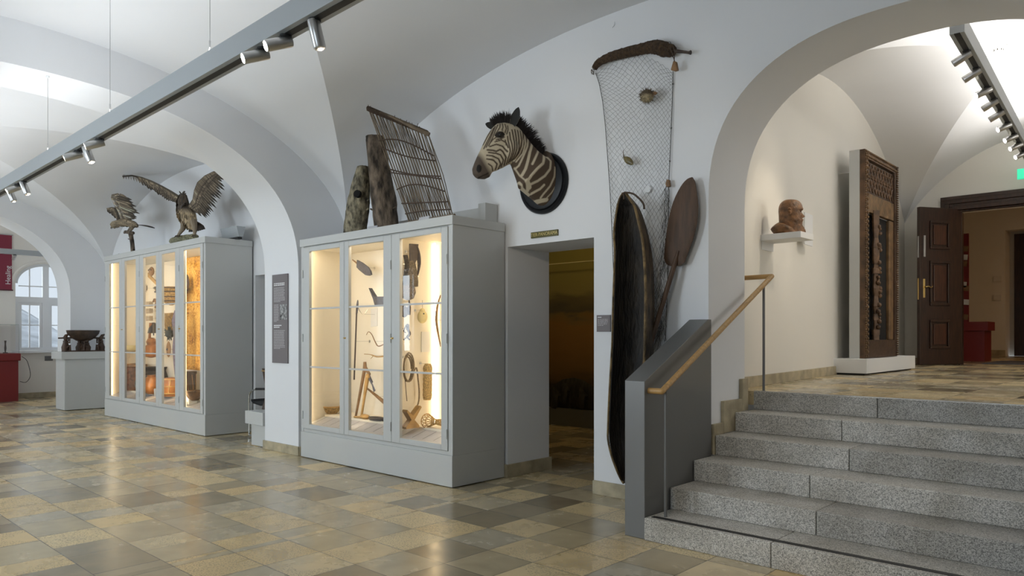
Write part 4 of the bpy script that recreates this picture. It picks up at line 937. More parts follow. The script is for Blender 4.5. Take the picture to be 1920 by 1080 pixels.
cream = [  # pale stripes of the neck: polyline, width
 ([(575,330),(560,400),(530,470),(490,560),(468,578)],15), ([(608,372),(578,450),(560,520),(540,590),(515,640)],22), ([(655,435),(625,490),(592,555)],18),
 ([(700,478),(680,550),(625,600),(582,650),(552,700),(575,760)],22), ([(722,485),(757,520),(747,590),(700,650),(640,692),(580,720)],19), ([(795,570),(788,650),(752,730),(704,790),(690,815)],15),
 ([(700,720),(670,752),(610,782)],18), ([(800,730),(772,780),(740,815)],9), ([(590,812),(650,842),(740,832)],30), ([(500,690),(530,740),(600,790)],11), ([(462,570),(500,640),(540,690)],9), ([(550,690),(580,740)],34),
 ([(545,300),(545,380),(520,460),(470,525)],12), ([(520,250),(530,320),(520,400),(495,460),(455,515)],9)]
dark = [
 ([(535,262),(530,380),(492,500),(450,525)],13), ([(507,262),(515,350),(500,430),(472,490)],9), ([(482,262),(492,360),(484,440),(455,505)],9), ([(457,258),(467,340),(462,430),(440,510)],9),
 ([(432,262),(444,340),(442,430),(425,515)],9), ([(410,285),(418,370),(426,440),(412,525)],8), ([(392,320),(398,390),(408,450),(396,535)],8), ([(372,350),(380,395)],7),
 ([(230,425),(270,431),(300,442),(330,428),(352,444),(382,490),(374,545)],10), ([(240,447),(300,458),(335,472),(362,512),(350,560)],9), ([(226,470),(280,482),(320,502),(342,540),(330,575)],9), ([(226,500),(280,512),(312,542),(304,580)],9),
 ([(250,398),(300,384),(350,402),(388,450)],9), ([(290,362),(340,350),(378,372),(392,420)],8), ([(300,222),(280,270),(250,340),(222,400)],7), ([(286,238),(258,300),(228,360),(204,410)],7), ([(320,212),(300,255),(272,325),(240,392)],7), ([(268,250),(232,315),(200,375)],6),
 ([(340,202),(332,240),(302,285)],7), ([(358,200),(358,240),(345,272)],7), ([(378,208),(384,250),(372,288)],7), ([(398,225),(398,262),(385,300)],7), ([(300,345),(340,338),(365,325)],8), ([(250,370),(275,340),(300,325)],7), ([(240,540),(270,560),(280,590)],8)]
def seg_d(px, py, pl):
    best = 1e9
    for (ax_, ay), (bx, by) in zip(pl[:-1], pl[1:]):
        dx, dy = bx-ax_, by-ay; t = max(0, min(1, ((px-ax_)*dx+(py-ay)*dy)/(dx*dx+dy*dy))); d_ = math.hypot(px-ax_-t*dx, py-ay-t*dy)
        if d_ < best: best = d_
    return best
CR, DK, MZ = (.50, .43, .31), (.060, .038, .022), (.085, .062, .045)
def zcol(p):
    q = p-ZN*((p-ZPc).dot(ZN)); x, y = pix(q); x = (x-860)*4.5; y = (y-190)*4.5
    lat = abs((p-ZPc).dot(ZN))
    # border between head and neck along the jaw
    head = (x < 545 and y < 300) or (x < 545-(y-300)*.45)
    if head and not (y > 540 and x > 430):
        m = min(seg_d(x, y, pl)-w_*.68 for pl, w_ in dark); f = min(1, max(0, .5-m/4))
        mz = min(1, max(0, ((440-.0*x)-(x*.9-y*.0)-0)*0+ (y-400+ (205-x)*.9)/60)) if x < 300 else 0
        mz = min(1, max(0, ((y-560)*.5+(225-x)*.9+28)/45))
        c = [CR[i]*(1-f)+DK[i]*f for i in range(3)]; nostril = math.hypot((x-160)/20, (y-580)/34)
        mouth = seg_d(x, y, [(140,655),(170,648),(225,625),(265,598),(285,575)])
        mzc = MZ if mouth > 5 else (.02, .012, .008)
        c = [c[i]*(1-mz)+mzc[i]*mz for i in range(3)]
        if nostril < 1: c = [.008, .006, .005]
        if math.hypot((x-328)/40, (y-306)/26) < 1: c = [.02, .014, .01]
        return c
    m = min(seg_d(x, y, pl)-w_/2 for pl, w_ in cream); f = min(1, max(0, .5-m/4))
    return [DK[i]*1.25*(1-f)+CR[i]*f for i in range(3)]
zm = thing('zebra_head_mount', 'mounted zebra head on a round black plaque on the white wall', 'taxidermy head', ZPc)
pc = at(1020, 343, 'y', 5.24)
pa_, pb_ = at(975, 343, 'y', 5.235), at(1063, 343, 'y', 5.235); rx = (pb_.x-pa_.x)/2; rz = (at(1018, 286, 'y', 5.235).z-at(1018, 401, 'y', 5.235).z)/2
pcx = (pa_.x+pb_.x)/2; pcz = (at(1018, 286, 'y', 5.235).z+at(1018, 401, 'y', 5.235).z)/2
rs = []
for sc_, h_ in ((1, 0), (1.0, .025), (.96, .040), (.90, .036), (.87, .028), (.85, .040), (.80, .046), (.02, .046)):
    rs.append([Vector((pcx+rx*sc_*cos(2*pi*k/48), 5.2585-h_, pcz+rz*sc_*sin(2*pi*k/48))) for k in range(48)])
MB().rings(rs).build('plaque', M['black'], zm, smooth=True)
zbm = MB(); zbm.v = V_; zbm.f = F_; zbm.c = [zcol(p) for p in V_]
bd = zbm.build('head_and_neck', M['hide'], zm, smooth='all', colors=True)
# ears
def ear(base, tip, wd, side, openn, nm):
    b0, t0 = base, tip; ax_ = (t0-b0); s_ = ax_.cross(openn).normalized(); rs = []
    for i in range(11):
        t = i/10; wv = wd*(.55+.9*t*(1-t)*2.2)*(1-t**4)**.5+.003; ring = []
        for k in range(20):
            a = 2*pi*k/20; dep = .35 if cos(a) > 0 else .75
            d_ = -openn*cos(a)*wv*dep
            if cos(a) < 0: d_ = -openn*cos(a)*wv*(-.25)    # concave opening
            ring.append(b0+ax_*t+s_*sin(a)*wv+d_)
        rs.append(ring)
    m_ = MB(); vs = [p for r in rs for p in r]
    m_.rings(rs)
    for i in range(len(m_.v)):
        k = i % 20; t = (i//20)/10; a = 2*pi*k/20
        m_.c[i] = (.03, .03, .028) if (cos(a) < -.2 or t > .85) else (CR if t < .5 or .62 < t < .8 else DK)
    m_.build(nm, M['hide'], zm, smooth='all', colors=True)
opn = (Vector((.6, -.8, 0))).normalized()
ear(Zp(440, 225)+ZN*.055, Zp(492, 66)+ZN*.06, .036, 1, opn, 'ear'); ear(Zp(335, 205)-ZN*.06, Zp(242, 165)-ZN*.09, .030, -1, opn, 'ear')
MB().sphere(Zp(330, 308)+ZN*.103, .017, 14).build('eye', M['eye'], zm, smooth=True)
MB().sphere(Zp(330, 308)-ZN*.103, .017, 14).build('eye', M['eye'], zm, smooth=True)
random.seed(4); mn = MB(); crest = [(285,200),(330,182),(380,178),(430,185),(480,205),(520,235),(560,300),(600,350),(640,400),(690,450)]
def crest_at(s):
    s *= len(crest)-1; i = min(int(s), len(crest)-2); f = s-i; return (crest[i][0]*(1-f)+crest[i+1][0]*f, crest[i][1]*(1-f)+crest[i+1][1]*f)
tips = [(262,150),(300,115),(350,95),(415,85),(520,130),(570,170),(650,250),(690,330),(710,370),(730,400)]
def tip_at(s):
    s *= len(tips)-1; i = min(int(s), len(tips)-2); f = s-i; return (tips[i][0]*(1-f)+tips[i+1][0]*f, tips[i][1]*(1-f)+tips[i+1][1]*f)
for k in range(900):
    s = random.random(); c = crest_at(s); t_ = tip_at(min(1, max(0, s+random.uniform(-.05, .05)))); l_ = random.uniform(.55, 1.18)
    off = random.gauss(0, .010); a = Zp(c[0], c[1]+10)+ZN*off; b = Zp(c[0]+(t_[0]-c[0])*l_+random.uniform(-10, 10), c[1]+(t_[1]-c[1])*l_+random.uniform(-8, 8))+ZN*(off*1.5+random.gauss(0, .012))
    mid = a*.5+b*.5+Vector((0, 0, random.uniform(0, .006)))
    mn.tube([a, mid, b], [.0042, .0034, .0006], 4)
for k in range(120):
    a = Zp(random.uniform(660, 700), random.uniform(425, 455))+ZN*random.gauss(0, .008); b = a+Vector((random.uniform(-.02, .03), random.uniform(-.02, .02), random.uniform(.02, .055))); mn.tube([a, b], [.003, .0006], 4)
mn.build('mane', M['mane'], zm)

# ------------------------------------------------------------------ mounted birds of prey
def E_(x, y, yy=4.9): return at(180+x/3.857, 300+y/3.857, 'y', yy-.22)
def lerp_poly(pl, s):
    s *= len(pl)-1; i = min(int(s), len(pl)-2); f = s-i; return pl[i]*(1-f)+pl[i+1]*f
def feather(mb, a, b, w_, nrm, col, col2):
    d_ = b-a; L_ = d_.length; s_ = d_.cross(nrm).normalized(); n = 6; vs = []; cs_ = []
    for i in range(n+1):
        t = i/n; ww = w_*(.45+.55*min(1, t*2.5))*(1-max(0, (t-.72)/.28)**2.2*.9); c = a+d_*t+nrm*(.10*L_*t*(1-t))
        for e in (-1, 0, 1): vs.append(c+s_*(ww*e)-nrm*(abs(e)*ww*.18)); cs_.append(col if e == 0 or t < .15 else (col2 if t < .8 else col))
    b0 = len(mb.v); mb.v += vs; mb.c += cs_
    for i in range(n):
        for e in (0, 1): q = b0+i*3+e; mb.f.append((q, q+1, q+4, q+3))
def wing(mb, lead, trail, nf, nrm, dk=1.0, rows=((.95, 1.0, 1.0), (.62, .8, 1.25), (.42, .7, 1.5), (.25, .55, 1.8)), seed=1, light=.3):
    random.seed(seed); span = sum((lead[i+1]-lead[i]).length for i in range(len(lead)-1))
    for ri, (fr, ww, br) in enumerate(rows):
        n = int(nf*(1+ri*.5))
        for i in range(n):
            s = (i+.5)/n; A = lerp_poly(lead, s); T = lerp_poly(trail, s); A = A+nrm*(.008*ri); T = T if ri else A+(T-A)*random.choice((.86, .95, 1.0, 1.06))
            e = A+(T-A)*fr*random.uniform(.93, 1.04); g = random.uniform(.6, 1.4)*br*dk
            c1 = tuple(min(.6, q*g) for q in (.036, .027, .019)); lg = 1+light*random.uniform(0, 5); c2 = tuple(min(.7, q*g*lg) for q in (.10, .080, .055))
            feather(mb, A, e, span/n*(.46 if ri == 0 else .6)*(1+ri*.12), nrm, c1, c2)
    mb.tube(lead, [.022-.012*i/(len(lead)-1) for i in range(len(lead))], 8, col=(.10, .08, .058))
def bird_loft(mb, pairs, N_, dark_head=False):
    for_r = []
    for a, b, w_ in pairs:
        c = (a+b)/2; e = (a-b)/2; for_r.append([c+e*cos(2*pi*k/18)+N_*(w_*sin(2*pi*k/18)) for k in range(18)])
    b0 = len(mb.v); mb.rings(for_r); nb4 = b0+18*5 if dark_head else b0
    for i in range(b0, len(mb.v)):
        g = random.uniform(.3, 1.2); mb.c[i] = (.07*g, .052*g, .038*g) if i < nb4 else (.36*g, .285*g, .185*g)
def body_feathers(mb, pairs, N_, n, ln, down, seed=2, col=(.23, .185, .13)):
    random.seed(seed)
    for k in range(n):
        s = random.random()*(len(pairs)-1); i = min(int(s), len(pairs)-2); f = s-i
        a = pairs[i][0]*(1-f)+pairs[i+1][0]*f; b = pairs[i][1]*(1-f)+pairs[i+1][1]*f; w_ = pairs[i][2]*(1-f)+pairs[i+1][2]*f
        th = random.uniform(0, 2*pi); c = (a+b)/2; e = (a-b)/2; p = c+e*cos(th)+N_*(w_*sin(th)); out = (p-c).normalized(); g = random.uniform(.3, 1.35)
        q = p+(down*1.0+out*.12).normalized()*ln*random.uniform(.7, 1.2)
        feather(mb, p-out*.003, q, ln*.22, out, tuple(x*g for x in col), tuple(x*g*1.25 for x in col))
EN = Vector((UY*.6+.1, -UX, 0)).normalized(); EN = Vector((.35, -.93, 0)).normalized()
eg = thing('mounted_eagle', 'large mounted eagle with both wings spread wide on the farther cabinet', 'bird', (E_(690, 550).x, 4.68, 2.78))
em = MB(); em.col = (.2, .16, .11)
by = 4.90
pairs = [(E_(622, 240), E_(640, 242), .012), (E_(606, 250), E_(652, 252), .034), (E_(590, 290), E_(662, 290), .055), (E_(590, 330), E_(668, 325), .06), (E_(592, 365), E_(690, 350), .085), (E_(600, 395), E_(715, 385), .09), (E_(618, 428), E_(716, 420), .082), (E_(645, 458), E_(708, 452), .06), (E_(668, 480), E_(700, 478), .03)]
bird_loft(em, pairs, EN, True); body_feathers(em, pairs[:4], EN, 260, .06, Vector((0, 0, -1)), col=(.085, .062, .043)); body_feathers(em, pairs[3:], EN, 330, .058, Vector((0, 0, -1)), col=(.42, .33, .21))
# crest, legs
for k in range(14): feather(em, E_(625, 258), E_(random.uniform(600, 655), random.uniform(222, 245)), .012, EN, (.05, .04, .03), (.1, .08, .06))
for hip, foot in (((640, 440), (592, 548)), ((702, 430), (713, 545))):
    k_ = ((hip[0]*.45+foot[0]*.55)+ (14 if hip[0] < 660 else 6), hip[1]*.45+foot[1]*.55)
    em.tube([E_(*hip), E_(*k_, 4.86), E_(*foot, 4.84)], [.055, .035, .018], 9, col=(.26, .21, .15))
    for j in (-1, 0, 1): em.tube([E_(*foot, 4.84), E_(foot[0]+10*j-6, foot[1]+2, 4.80), E_(foot[0]+14*j-10, foot[1]+12, 4.77)], [.012, .010, .004], 6, col=(.12, .09, .05))
# tail fan
for k in range(9): feather(em, E_(700, 440, 4.96), E_(670+k*15, 530-abs(k-3)*3-k*2, 5.0), .035, EN, (.045, .035, .028), (.08, .06, .045))
lw_l = [E_(600, 268, 4.9), E_(550, 235, 4.86), E_(480, 195, 4.82), (E_(400, 155, 4.80)), E_(330, 128, 4.78), E_(262, 113, 4.76), E_(195, 118, 4.74)]
lw_t = [E_(585, 320, 4.93), E_(545, 308, 4.92), E_(490, 285, 4.90), E_(430, 240, 4.88), E_(350, 192, 4.86), E_(262, 142, 4.82), E_(188, 122, 4.78)]
wing(em, lw_l, lw_t, 24, EN, seed=5, light=.6)
rw_l = [E_(678, 335, 4.9), E_(706, 290, 4.9), E_(718, 220, 4.9), E_(740, 165, 4.92), E_(790, 118, 4.95), E_(850, 88, 4.98), E_(898, 74, 5.0)]
rw_t = [E_(735, 395, 4.92), E_(810, 420, 4.94), E_(862, 385, 4.95), E_(905, 320, 4.97), E_(922, 240, 4.99), E_(940, 150, 5.01), E_(930, 100, 5.02)]
wing(em, rw_l, rw_t, 26, EN, seed=6, light=.5)
em.build('body', M['feather'], eg, colors=True, fix=False)
bk = MB(); bk.tube([E_(640, 318, 4.845), E_(622, 335, 4.81), E_(614, 352, 4.80)], [.022, .016, .004], 8); bk.build('beak', M['claydk'], eg, smooth=True)
MB().sphere(E_(608, 318, 4.853), .010, 8).build('eye', M['eye'], eg, smooth=True); MB().sphere(E_(646, 312, 4.853), .010, 8).build('eye', M['eye'], eg, smooth=True)
pr_ = MB(); a, b = E_(535, 585, 4.86), E_(735, 556, 4.90); a.z = b.z = 2.772+.06
pr_.tube(clean([a, a*.5+b*.5+Vector((0, 0, .012)), b], 5), [.02, .045, .052, .042, .055, .046, .05, .043, .05, .04, .022], 12, flat=.8)
tag(pr_.build('perch_branch', mat('mossy_branch', (.30, .29, .18), .95, noise=.6, scale=25, bump=1, bscale=50), smooth='all'), 'pale lichen-covered branch lying under the feet of the large eagle', 'branch')
# small hawk on an upright branch
hk = thing('mounted_hawk', 'smaller mounted bird of prey leaning forward with raised wings on an upright branch', 'bird', E_(255, 525, 4.86))
hm_ = MB()
def H_(x, y, yy=4.86): return E_(x, y, yy)
HN = Vector((.5, -.86, 0)).normalized()
pairs = [(H_(112, 490), H_(118, 478), .012), (H_(104, 462), H_(132, 496), .034), (H_(118, 444), H_(150, 488), .038), (H_(150, 435), H_(172, 480), .040), (H_(185, 425), H_(205, 480), .045), (H_(225, 425), H_(245, 484), .048), (H_(265, 438), H_(275, 486), .040), (H_(298, 460), H_(300, 484), .022)]
bird_loft(hm_, pairs, HN); body_feathers(hm_, pairs, HN, 260, .05, (H_(300, 480)-H_(180, 440)).normalized(), seed=8)
wing(hm_, [H_(190, 430), H_(170, 380), H_(135, 320), H_(115, 275), H_(120, 252), H_(160, 246)], [H_(255, 440), H_(300, 425), H_(312, 390), H_(300, 335), H_(262, 290), H_(205, 262)], 18, HN, seed=9, light=1.2, dk=1.2)
wing(hm_, [H_(165, 435, 4.95), H_(155, 390, 4.97), H_(140, 350, 5.0), H_(112, 345, 5.02), H_(88, 350, 5.03)], [H_(168, 445, 4.95), H_(155, 430, 4.97), H_(132, 420, 5.0), H_(112, 400, 5.02), H_(84, 375, 5.03)], 10, HN, seed=10)
for k in range(7): feather(hm_, H_(285, 470, 4.87), H_(425, 492+k*.8-2, 4.86+.01*k), .018, Vector((0, -.3, 1)).normalized(), (.04, .03, .025), (.09, .07, .05))
hm_.tube([H_(270, 478), H_(255, 505), H_(240, 520)], [.03, .018, .008], 8, col=(.2, .16, .11)); hm_.tube([H_(262, 478, 4.9), H_(240, 500, 4.9), H_(222, 520, 4.9)], [.03, .016, .008], 8, col=(.2, .16, .11))
hm_.build('body', M['feather'], hk, colors=True, fix=False)
MB().tube([H_(112, 482), H_(107, 492), H_(114, 500)], [.009, .007, .002], 7).build('beak', M['claydk'], hk, smooth=True)
MB().sphere(H_(122, 466)+HN*.026, .005, 8).build('eye', M['eye'], hk, smooth=True)
br = thing('upright_branch', 'upright dark branch stump under the smaller bird on the farther cabinet', 'branch', (H_(266, 660).x, 4.64, 2.772))
b0 = H_(268, 656, 4.86); b0.z = 2.772
MB().tube(clean([b0, H_(262, 600), H_(254, 555), H_(250, 532)], 3), [.036, .034, .033, .032, .034, .033, .034, .036, .036, .034], 10).build('stem', M['bark'], br, smooth='all')
MB().tube([H_(268, 528), H_(240, 524), H_(212, 520), H_(204, 528)], [.028, .030, .026, .014], 9).build('crosspiece', M['bark'], br, smooth='all')
MB().tube([H_(250, 575), H_(232, 570)], [.012, .006], 6).build('twig_stub', M['bark'], br)
tg = thing('small_bracket', 'small dark bracket lying at the left end of the farther cabinet top', 'bracket', E_(170, 680, 4.7))
c = at(223, 474, 'y', 4.66); c.z = 2.78
MB().tube([c+Vector((-.12, -.02, 0)), c+Vector((0, 0, .012)), c+Vector((.12, .03, .004))], [.006, .012, .006], 7).build('bar', M['darkmetal'], tg); MB().sphere(c+Vector((0, 0, .02)), .016, 8).build('joint', M['alu'], tg)

# ------------------------------------------------------------------ net, fish, canoe, paddle on the wall
YN = 5.215
cl_ = [(1114, 129), (1120, 120), (1130, 113), (1141, 108), (1153, 104), (1169, 99.5), (1184, 96), (1197, 93), (1210, 90.5), (1220, 88.5), (1229, 88), (1238, 90), (1247, 93), (1256, 94.5), (1264, 96)]
rd = [5.5, 7, 8, 8.5, 8.8, 9.2, 9.6, 10, 10.4, 11, 12, 13, 13.2, 12, 8]
nb = thing('rolled_net', 'thick brown rolled fishing net tied round a pole at the top of the wall', 'net', at(1190, 105, 'y', 5.2))
sc_ = 6.15/1376
pts = clean([at(x, y, 'y', 5.19) for x, y in cl_], 3); RR = []
for i in range(len(rd)-1): RR += [rd[i]+(rd[i+1]-rd[i])*k/3 for k in range(3)]
RR.append(rd[-1]); random.seed(3)
MB().tube(pts, [r*sc_*random.uniform(.93, 1.06) for r in RR], 16).build('roll', M['netbundle'], nb, smooth='all')
MB().tube([at(1260, 95, 'y', 5.19), at(1280, 97, 'y', 5.19), at(1291, 98.5, 'y', 5.19), at(1295, 98.5, 'y', 5.19)], [.016, .012, .011, .018], 9).build('pole_end', M['darkwood'], nb, smooth=True)
tw = MB()
for k in range(46):
    i = random.randrange(2, len(pts)-3); r = RR[i]*sc_*1.04; a0 = random.uniform(0, 6); sl = random.uniform(-.03, .03)
    tw.tube([pts[i]+Vector((sl*sin(a0+j), r*cos(a0+j*.8), r*sin(a0+j*.8))) for j in range(5)], .0028, 4)
tw.build('lashing', M['twine'], nb)
lp = MB(); c = at(1111, 134, 'y', 5.22)
for k in range(3): lp.tube([c+Vector((.016*cos(a+k), 0, .024*sin(a)-.004*k)) for a in [j*pi/5 for j in range(10)]], .0025, 4, closed=True)
lp.build('tie_loop', M['twine'], nb)
# float on a cord
ft_ = thing('net_float', 'brown wooden float hanging at the right end of the rolled net', 'float', at(1263, 125, 'y', 5.17))
MB().prism([at(x, y, 'y', 5.16) for x, y in ((1262, 114), (1267, 115), (1270, 131), (1264, 133), (1257, 131))], (0, .03, 0)).build('float', M['midwood'], ft_, bevel=.005)
MB().tube([at(1262, 84, 'y', 5.13), at(1265, 100, 'y', 5.12), at(1264, 115, 'y', 5.16)], .0035, 5).tube([at(1256, 88, 'y', 5.13), at(1261, 102, 'y', 5.12), at(1265, 115, 'y', 5.16)], .0035, 5).build('cord', M['twine'], ft_)
# net
Lp = [(1117, 137), (1124, 158), (1130, 190), (1135, 235), (1139, 290), (1143, 345), (1146, 400), (1149, 470), (1152, 560), (1155, 640)]
Rp = [(1262, 134), (1261.5, 160), (1260, 205), (1258, 255), (1256, 300), (1254, 345), (1253.5, 400), (1253, 470), (1251, 560), (1247, 640)]
def npt(s, t):
    a = lerp_poly([Vector((x, y, 0)) for x, y in Lp], t); b = lerp_poly([Vector((x, y, 0)) for x, y in Rp], t)
    q = s+.055*sin(pi*s)*sin(t*4+.6)+.03*sin(7*s+5*t)*s*(1-s); q = min(1, max(0, q))
    x = a.x+(b.x-a.x)*q; y = a.y+(b.y-a.y)*q
    if t < .12: y -= (1-t/.12)*34*sin(pi*min(1, s*1.02))
    return at(x, y, 'y', 5.248-.012*abs(sin(9*s+3*t)))
net = thing('fishing_net', 'thin dark fishing net spread down the white wall from the rolled bundle', 'net', at(1200, 630, 'y', 5.24))
NC, NR = 28, 84; mm = MB(); random.seed(12)
jit = {}
def nd(i, j):
    if (i, j) not in jit: jit[(i, j)] = npt(min(1, max(0, i/NC+random.uniform(-.008, .008))), min(1, max(0, j/NR+random.uniform(-.003, .003))))
    return jit[(i, j)]
for j in range(NR):
    for i in range(NC+1):
        if (i+j) % 2 == 0:
            for di in (-1, 1):
                if 0 <= i+di <= NC and random.random() > .025:
                    a, b = nd(i, j), nd(i+di, j+1)
                    mm.tube([a, (a+b)/2+Vector((0, 0, -.003)), b], .00105, 3, caps=False)
mm.build('mesh', M['net'], net)
MB().tube([npt(0, k/40) for k in range(41)], .0032, 5).build('edge_cord', M['net'], net); MB().tube([npt(1, k/40) for k in range(41)], .0032, 5).build('edge_cord', M['net'], net)
for k in (.10, .30, .45, .62, .80):
    MB().sphere(npt(1, k), .008, 6).build('knot', M['net'], net)
# crumpled lower net between canoe and paddle
gm = MB(); random.seed(14)
for k in range(150):
    y0 = random.uniform(338, 630); x0 = 1252-(y0-338)*.035+random.uniform(-10, 4)*min(1, (y0-330)/60); p = at(x0, y0, 'y', 5.225+random.uniform(-.03, .015)); q = at(x0+random.uniform(-12, 8), y0+random.uniform(14, 34), 'y', 5.225+random.uniform(-.03, .015)); gm.tube([p, (p+q)/2+Vector((random.uniform(-.01, .01), 0, 0)), q], .0013, 3, caps=False)
gm.build('gathered_mesh', M['net'], net)
nf = MB().prism([at(x, y, 'y', 5.20) for x, y in ((1250, 336), (1254, 337), (1255, 349), (1250, 351), (1247, 345))], (0, .03, 0))
tag(nf.build('net_float', M['midwood'], bevel=.004), 'small brown float on the right edge of the net above the paddle shaft', 'float')
# puffer fish
c = at(1213, 180, 'y', 5.15); pf = thing('pufferfish', 'spiny brown dried pufferfish hanging in the net', 'fish', c-Vector((0, 0, .06)))
random.seed(6); bm_ = MB(); bm_.sphere(c, .055, 20, (1.05, .95, .95))
for i, v in enumerate(bm_.v): k = (v.z-c.z)/.055; g = random.uniform(.8, 1.2); bm_.c[i] = (.10*g, .075*g, .045*g) if k > .0 else (.34*g, .28*g, .17*g)
bm_.build('body', M['feather'], pf, smooth=True, colors=True)
s_ = MB()
for k in range(150):
    d_ = Vector((random.gauss(0, 1), random.gauss(0, 1), random.gauss(0, 1))).normalized(); s_.tube([c+d_*.048, c+d_*.072], [.003, .0005], 4)
s_.build('spines', M['cane'], pf)
MB().tube([c+Vector((.05, 0, 0)), c+Vector((.075, 0, .012)), c+Vector((.085, 0, -.005))], [.015, .01, .018], 6, flat=.3).build('tail', M['midwood'], pf)
# small boxfish / ray egg case
a, b = at(1170, 295, 'y', 5.18), at(1187, 308, 'y', 5.18)
sf = thing('dried_fish', 'small olive dried fish with a thin tail hanging in the net', 'fish', b)
MB().tube(clean([a+(b-a)*.0, a*.7+b*.3, a*.4+b*.6, b], 3), [.008, .014, .022, .026, .028, .028, .026, .022, .016, .006], 10, flat=.6).build('body', mat('olive_skin', (.20, .16, .06), .3, noise=.6, scale=30), sf, smooth=True)
MB().tube([at(1168.5, 281, 'y', 5.20), at(1169, 290, 'y', 5.19), a], [.002, .004, .008], 6).build('tail', M['cane'], sf)
c = at(1216, 355, 'y', 5.25); tag(MB().lathe([(.033, 0), (.033, .012), (.028, .020), (.005, .022)], Vector((c.x, 5.257, c.z)), 20, (0, -1, 0)).build('wall_socket', M['white'], smooth=True), 'small white round cap on the wall behind the net', 'cap')
tag(MB().tube([at(1152, 41, 'y', 5.256), at(1151.5, 47, 'y', 5.25), at(1148, 52, 'y', 5.256)], .003, 6).build('wall_hook', M['white'], smooth=True), 'tiny white hook on the wall above the rolled net', 'hook')

# canoe
YR_ = 4.955
rows = [(362, 1168, 1174, .02), (372, 1162, 1180, .08), (385, 1158, 1189, .13), (403, 1155, 1194, .17), (438, 1151, 1202, .21), (474, 1153, 1207, .235), (527, 1151, 1210, .25), (587, 1149, 1210, .255), (640, 1148, 1209, .255), (676, 1146, 1208, .25), (747, 1142, 1206, .245), (800, 1140, 1204, .235), (824, 1140, 1202, .225), (853, 1146, 1198, .20), (883, 1157, 1190, .14), (898, 1164, 1182, .08), (906, 1169, 1175, .02)]
cn = thing('dugout_canoe', 'dark upright dugout canoe hanging open side out on the wall', 'canoe', at(1175, 905, 'y', 5.05))
n = 20; outer = []; inner = []; Lr = []; Rr_ = []
for (y, xl, xr, dp) in rows:
    yy = YR_ + (.10 if y < 380 or y > 890 else 0)
    a = at(xl, y, 'y', yy); b = at(xr, y, 'y', yy); Lr.append(a); Rr_.append(b); ro, ri = [], []
    for k in range(n+1):
        t = pi*k/n; u = -cos(t); v_ = sin(t)**.75; c = (a+b)/2; hx = (b.x-a.x)/2
        ro.append(Vector((c.x+hx*u*(1+.10*v_), yy+dp*v_, a.z*(1-k/n)+b.z*k/n)))
        ri.append(Vector((c.x+hx*u*(1+.10*v_)*.90, yy+max(0, dp-.022)*v_-.0, a.z*(1-k/n)+b.z*k/n)))
    outer.append(ro); inner.append(ri)
m_ = MB(); m2 = MB(); nr = len(rows)
vo = [p for r in outer for p in r]; vi = [p for r in inner for p in r]
def grid_faces(nr, nc): return [(i*nc+k, i*nc+k+1, (i+1)*nc+k+1, (i+1)*nc+k) for i in range(nr-1) for k in range(nc-1)]
m_.add(vo, grid_faces(nr, n+1)); off = len(m_.v); m_.add(vi, grid_faces(nr, n+1))
for i in range(nr-1):
    for k in (0, n): q = i*(n+1)+k; m_.f.append((q, q+n+1, off+q+n+1, off+q))
for i in (0, nr-1):
    for k in range(n): q = i*(n+1)+k; m_.f.append((q, q+1, off+q+1, off+q))
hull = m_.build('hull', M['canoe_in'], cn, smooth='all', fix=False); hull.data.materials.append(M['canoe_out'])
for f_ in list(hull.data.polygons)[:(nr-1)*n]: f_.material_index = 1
sb = hull.modifiers.new('sub', 'SUBSURF'); sb.levels = 1; sb.render_levels = 2
MB().tube(clean(Lr, 3), .009, 8).build('gunwale', M['rim'], cn, smooth=True); MB().tube(clean(Rr_, 3), .011, 8).build('gunwale', M['rim'], cn, smooth=True)
MB().tube(clean([at(x, y, 'y', 5.02) for x, y in ((1169, 363), (1172, 361), (1186, 363), (1196, 370), (1206, 381), (1208, 392))], 3), .008, 7).build('stern_hoop', M['twine'], cn, smooth=True)
MB().tube([at(1169, 364, 'y', 5.02), at(1170, 374, 'y', 5.0)], .007, 6).build('stern_tie', M['twine'], cn)
# paddle
YP = 5.18
bl = [(1297.5, 332), (1302, 340), (1304.5, 352), (1308, 385), (1306.5, 415), (1298, 450), (1285.5, 483), (1281, 494), (1266, 499), (1252, 497), (1246, 488), (1245, 480), (1247, 456), (1253, 415), (1262, 379), (1276, 350), (1288, 336)]
pd = thing('paddle', 'dark wooden paddle with a broad leaf-shaped blade leaning upside down on the wall', 'paddle', at(1212, 672, 'y', 5.1))
ctr = Vector((0, 0, 0)); pp = clean([at(x, y, 'y', YP) for x, y in bl]+[at(*bl[0], 'y', YP)], 3)[:-1]
for p in pp: ctr += p/len(pp)
m_ = MB(); N_ = len(pp)
vs = [p+Vector((0, 0, 0)) for p in pp]+[ctr+(p-ctr)*.82+Vector((0, -.014, 0)) for p in pp]+[ctr+Vector((0, -.018, 0))]+[p+Vector((0, .012, 0)) for p in pp]
fs = [(i, (i+1) % N_, N_+(i+1) % N_, N_+i) for i in range(N_)]+[(N_+i, N_+(i+1) % N_, 2*N_) for i in range(N_)]+[(2*N_+1+i, 2*N_+1+(i+1) % N_, (i+1) % N_, i) for i in range(N_)]+[tuple(range(3*N_, 2*N_, -1))]
m_.add(vs, fs); m_.build('blade', M['paddle'], pd, smooth=True)
a, b = at(1266, 492, 'y', YP-.012), at(1206, 690, 'y', 5.06); e = b+(b-a)*.35
MB().tube([at(1272, 470, 'y', YP-.012), a, a*.5+b*.5, b, e], [.012, .020, .020, .021, .022], 10).build('shaft', M['paddle'], pd, smooth=True)
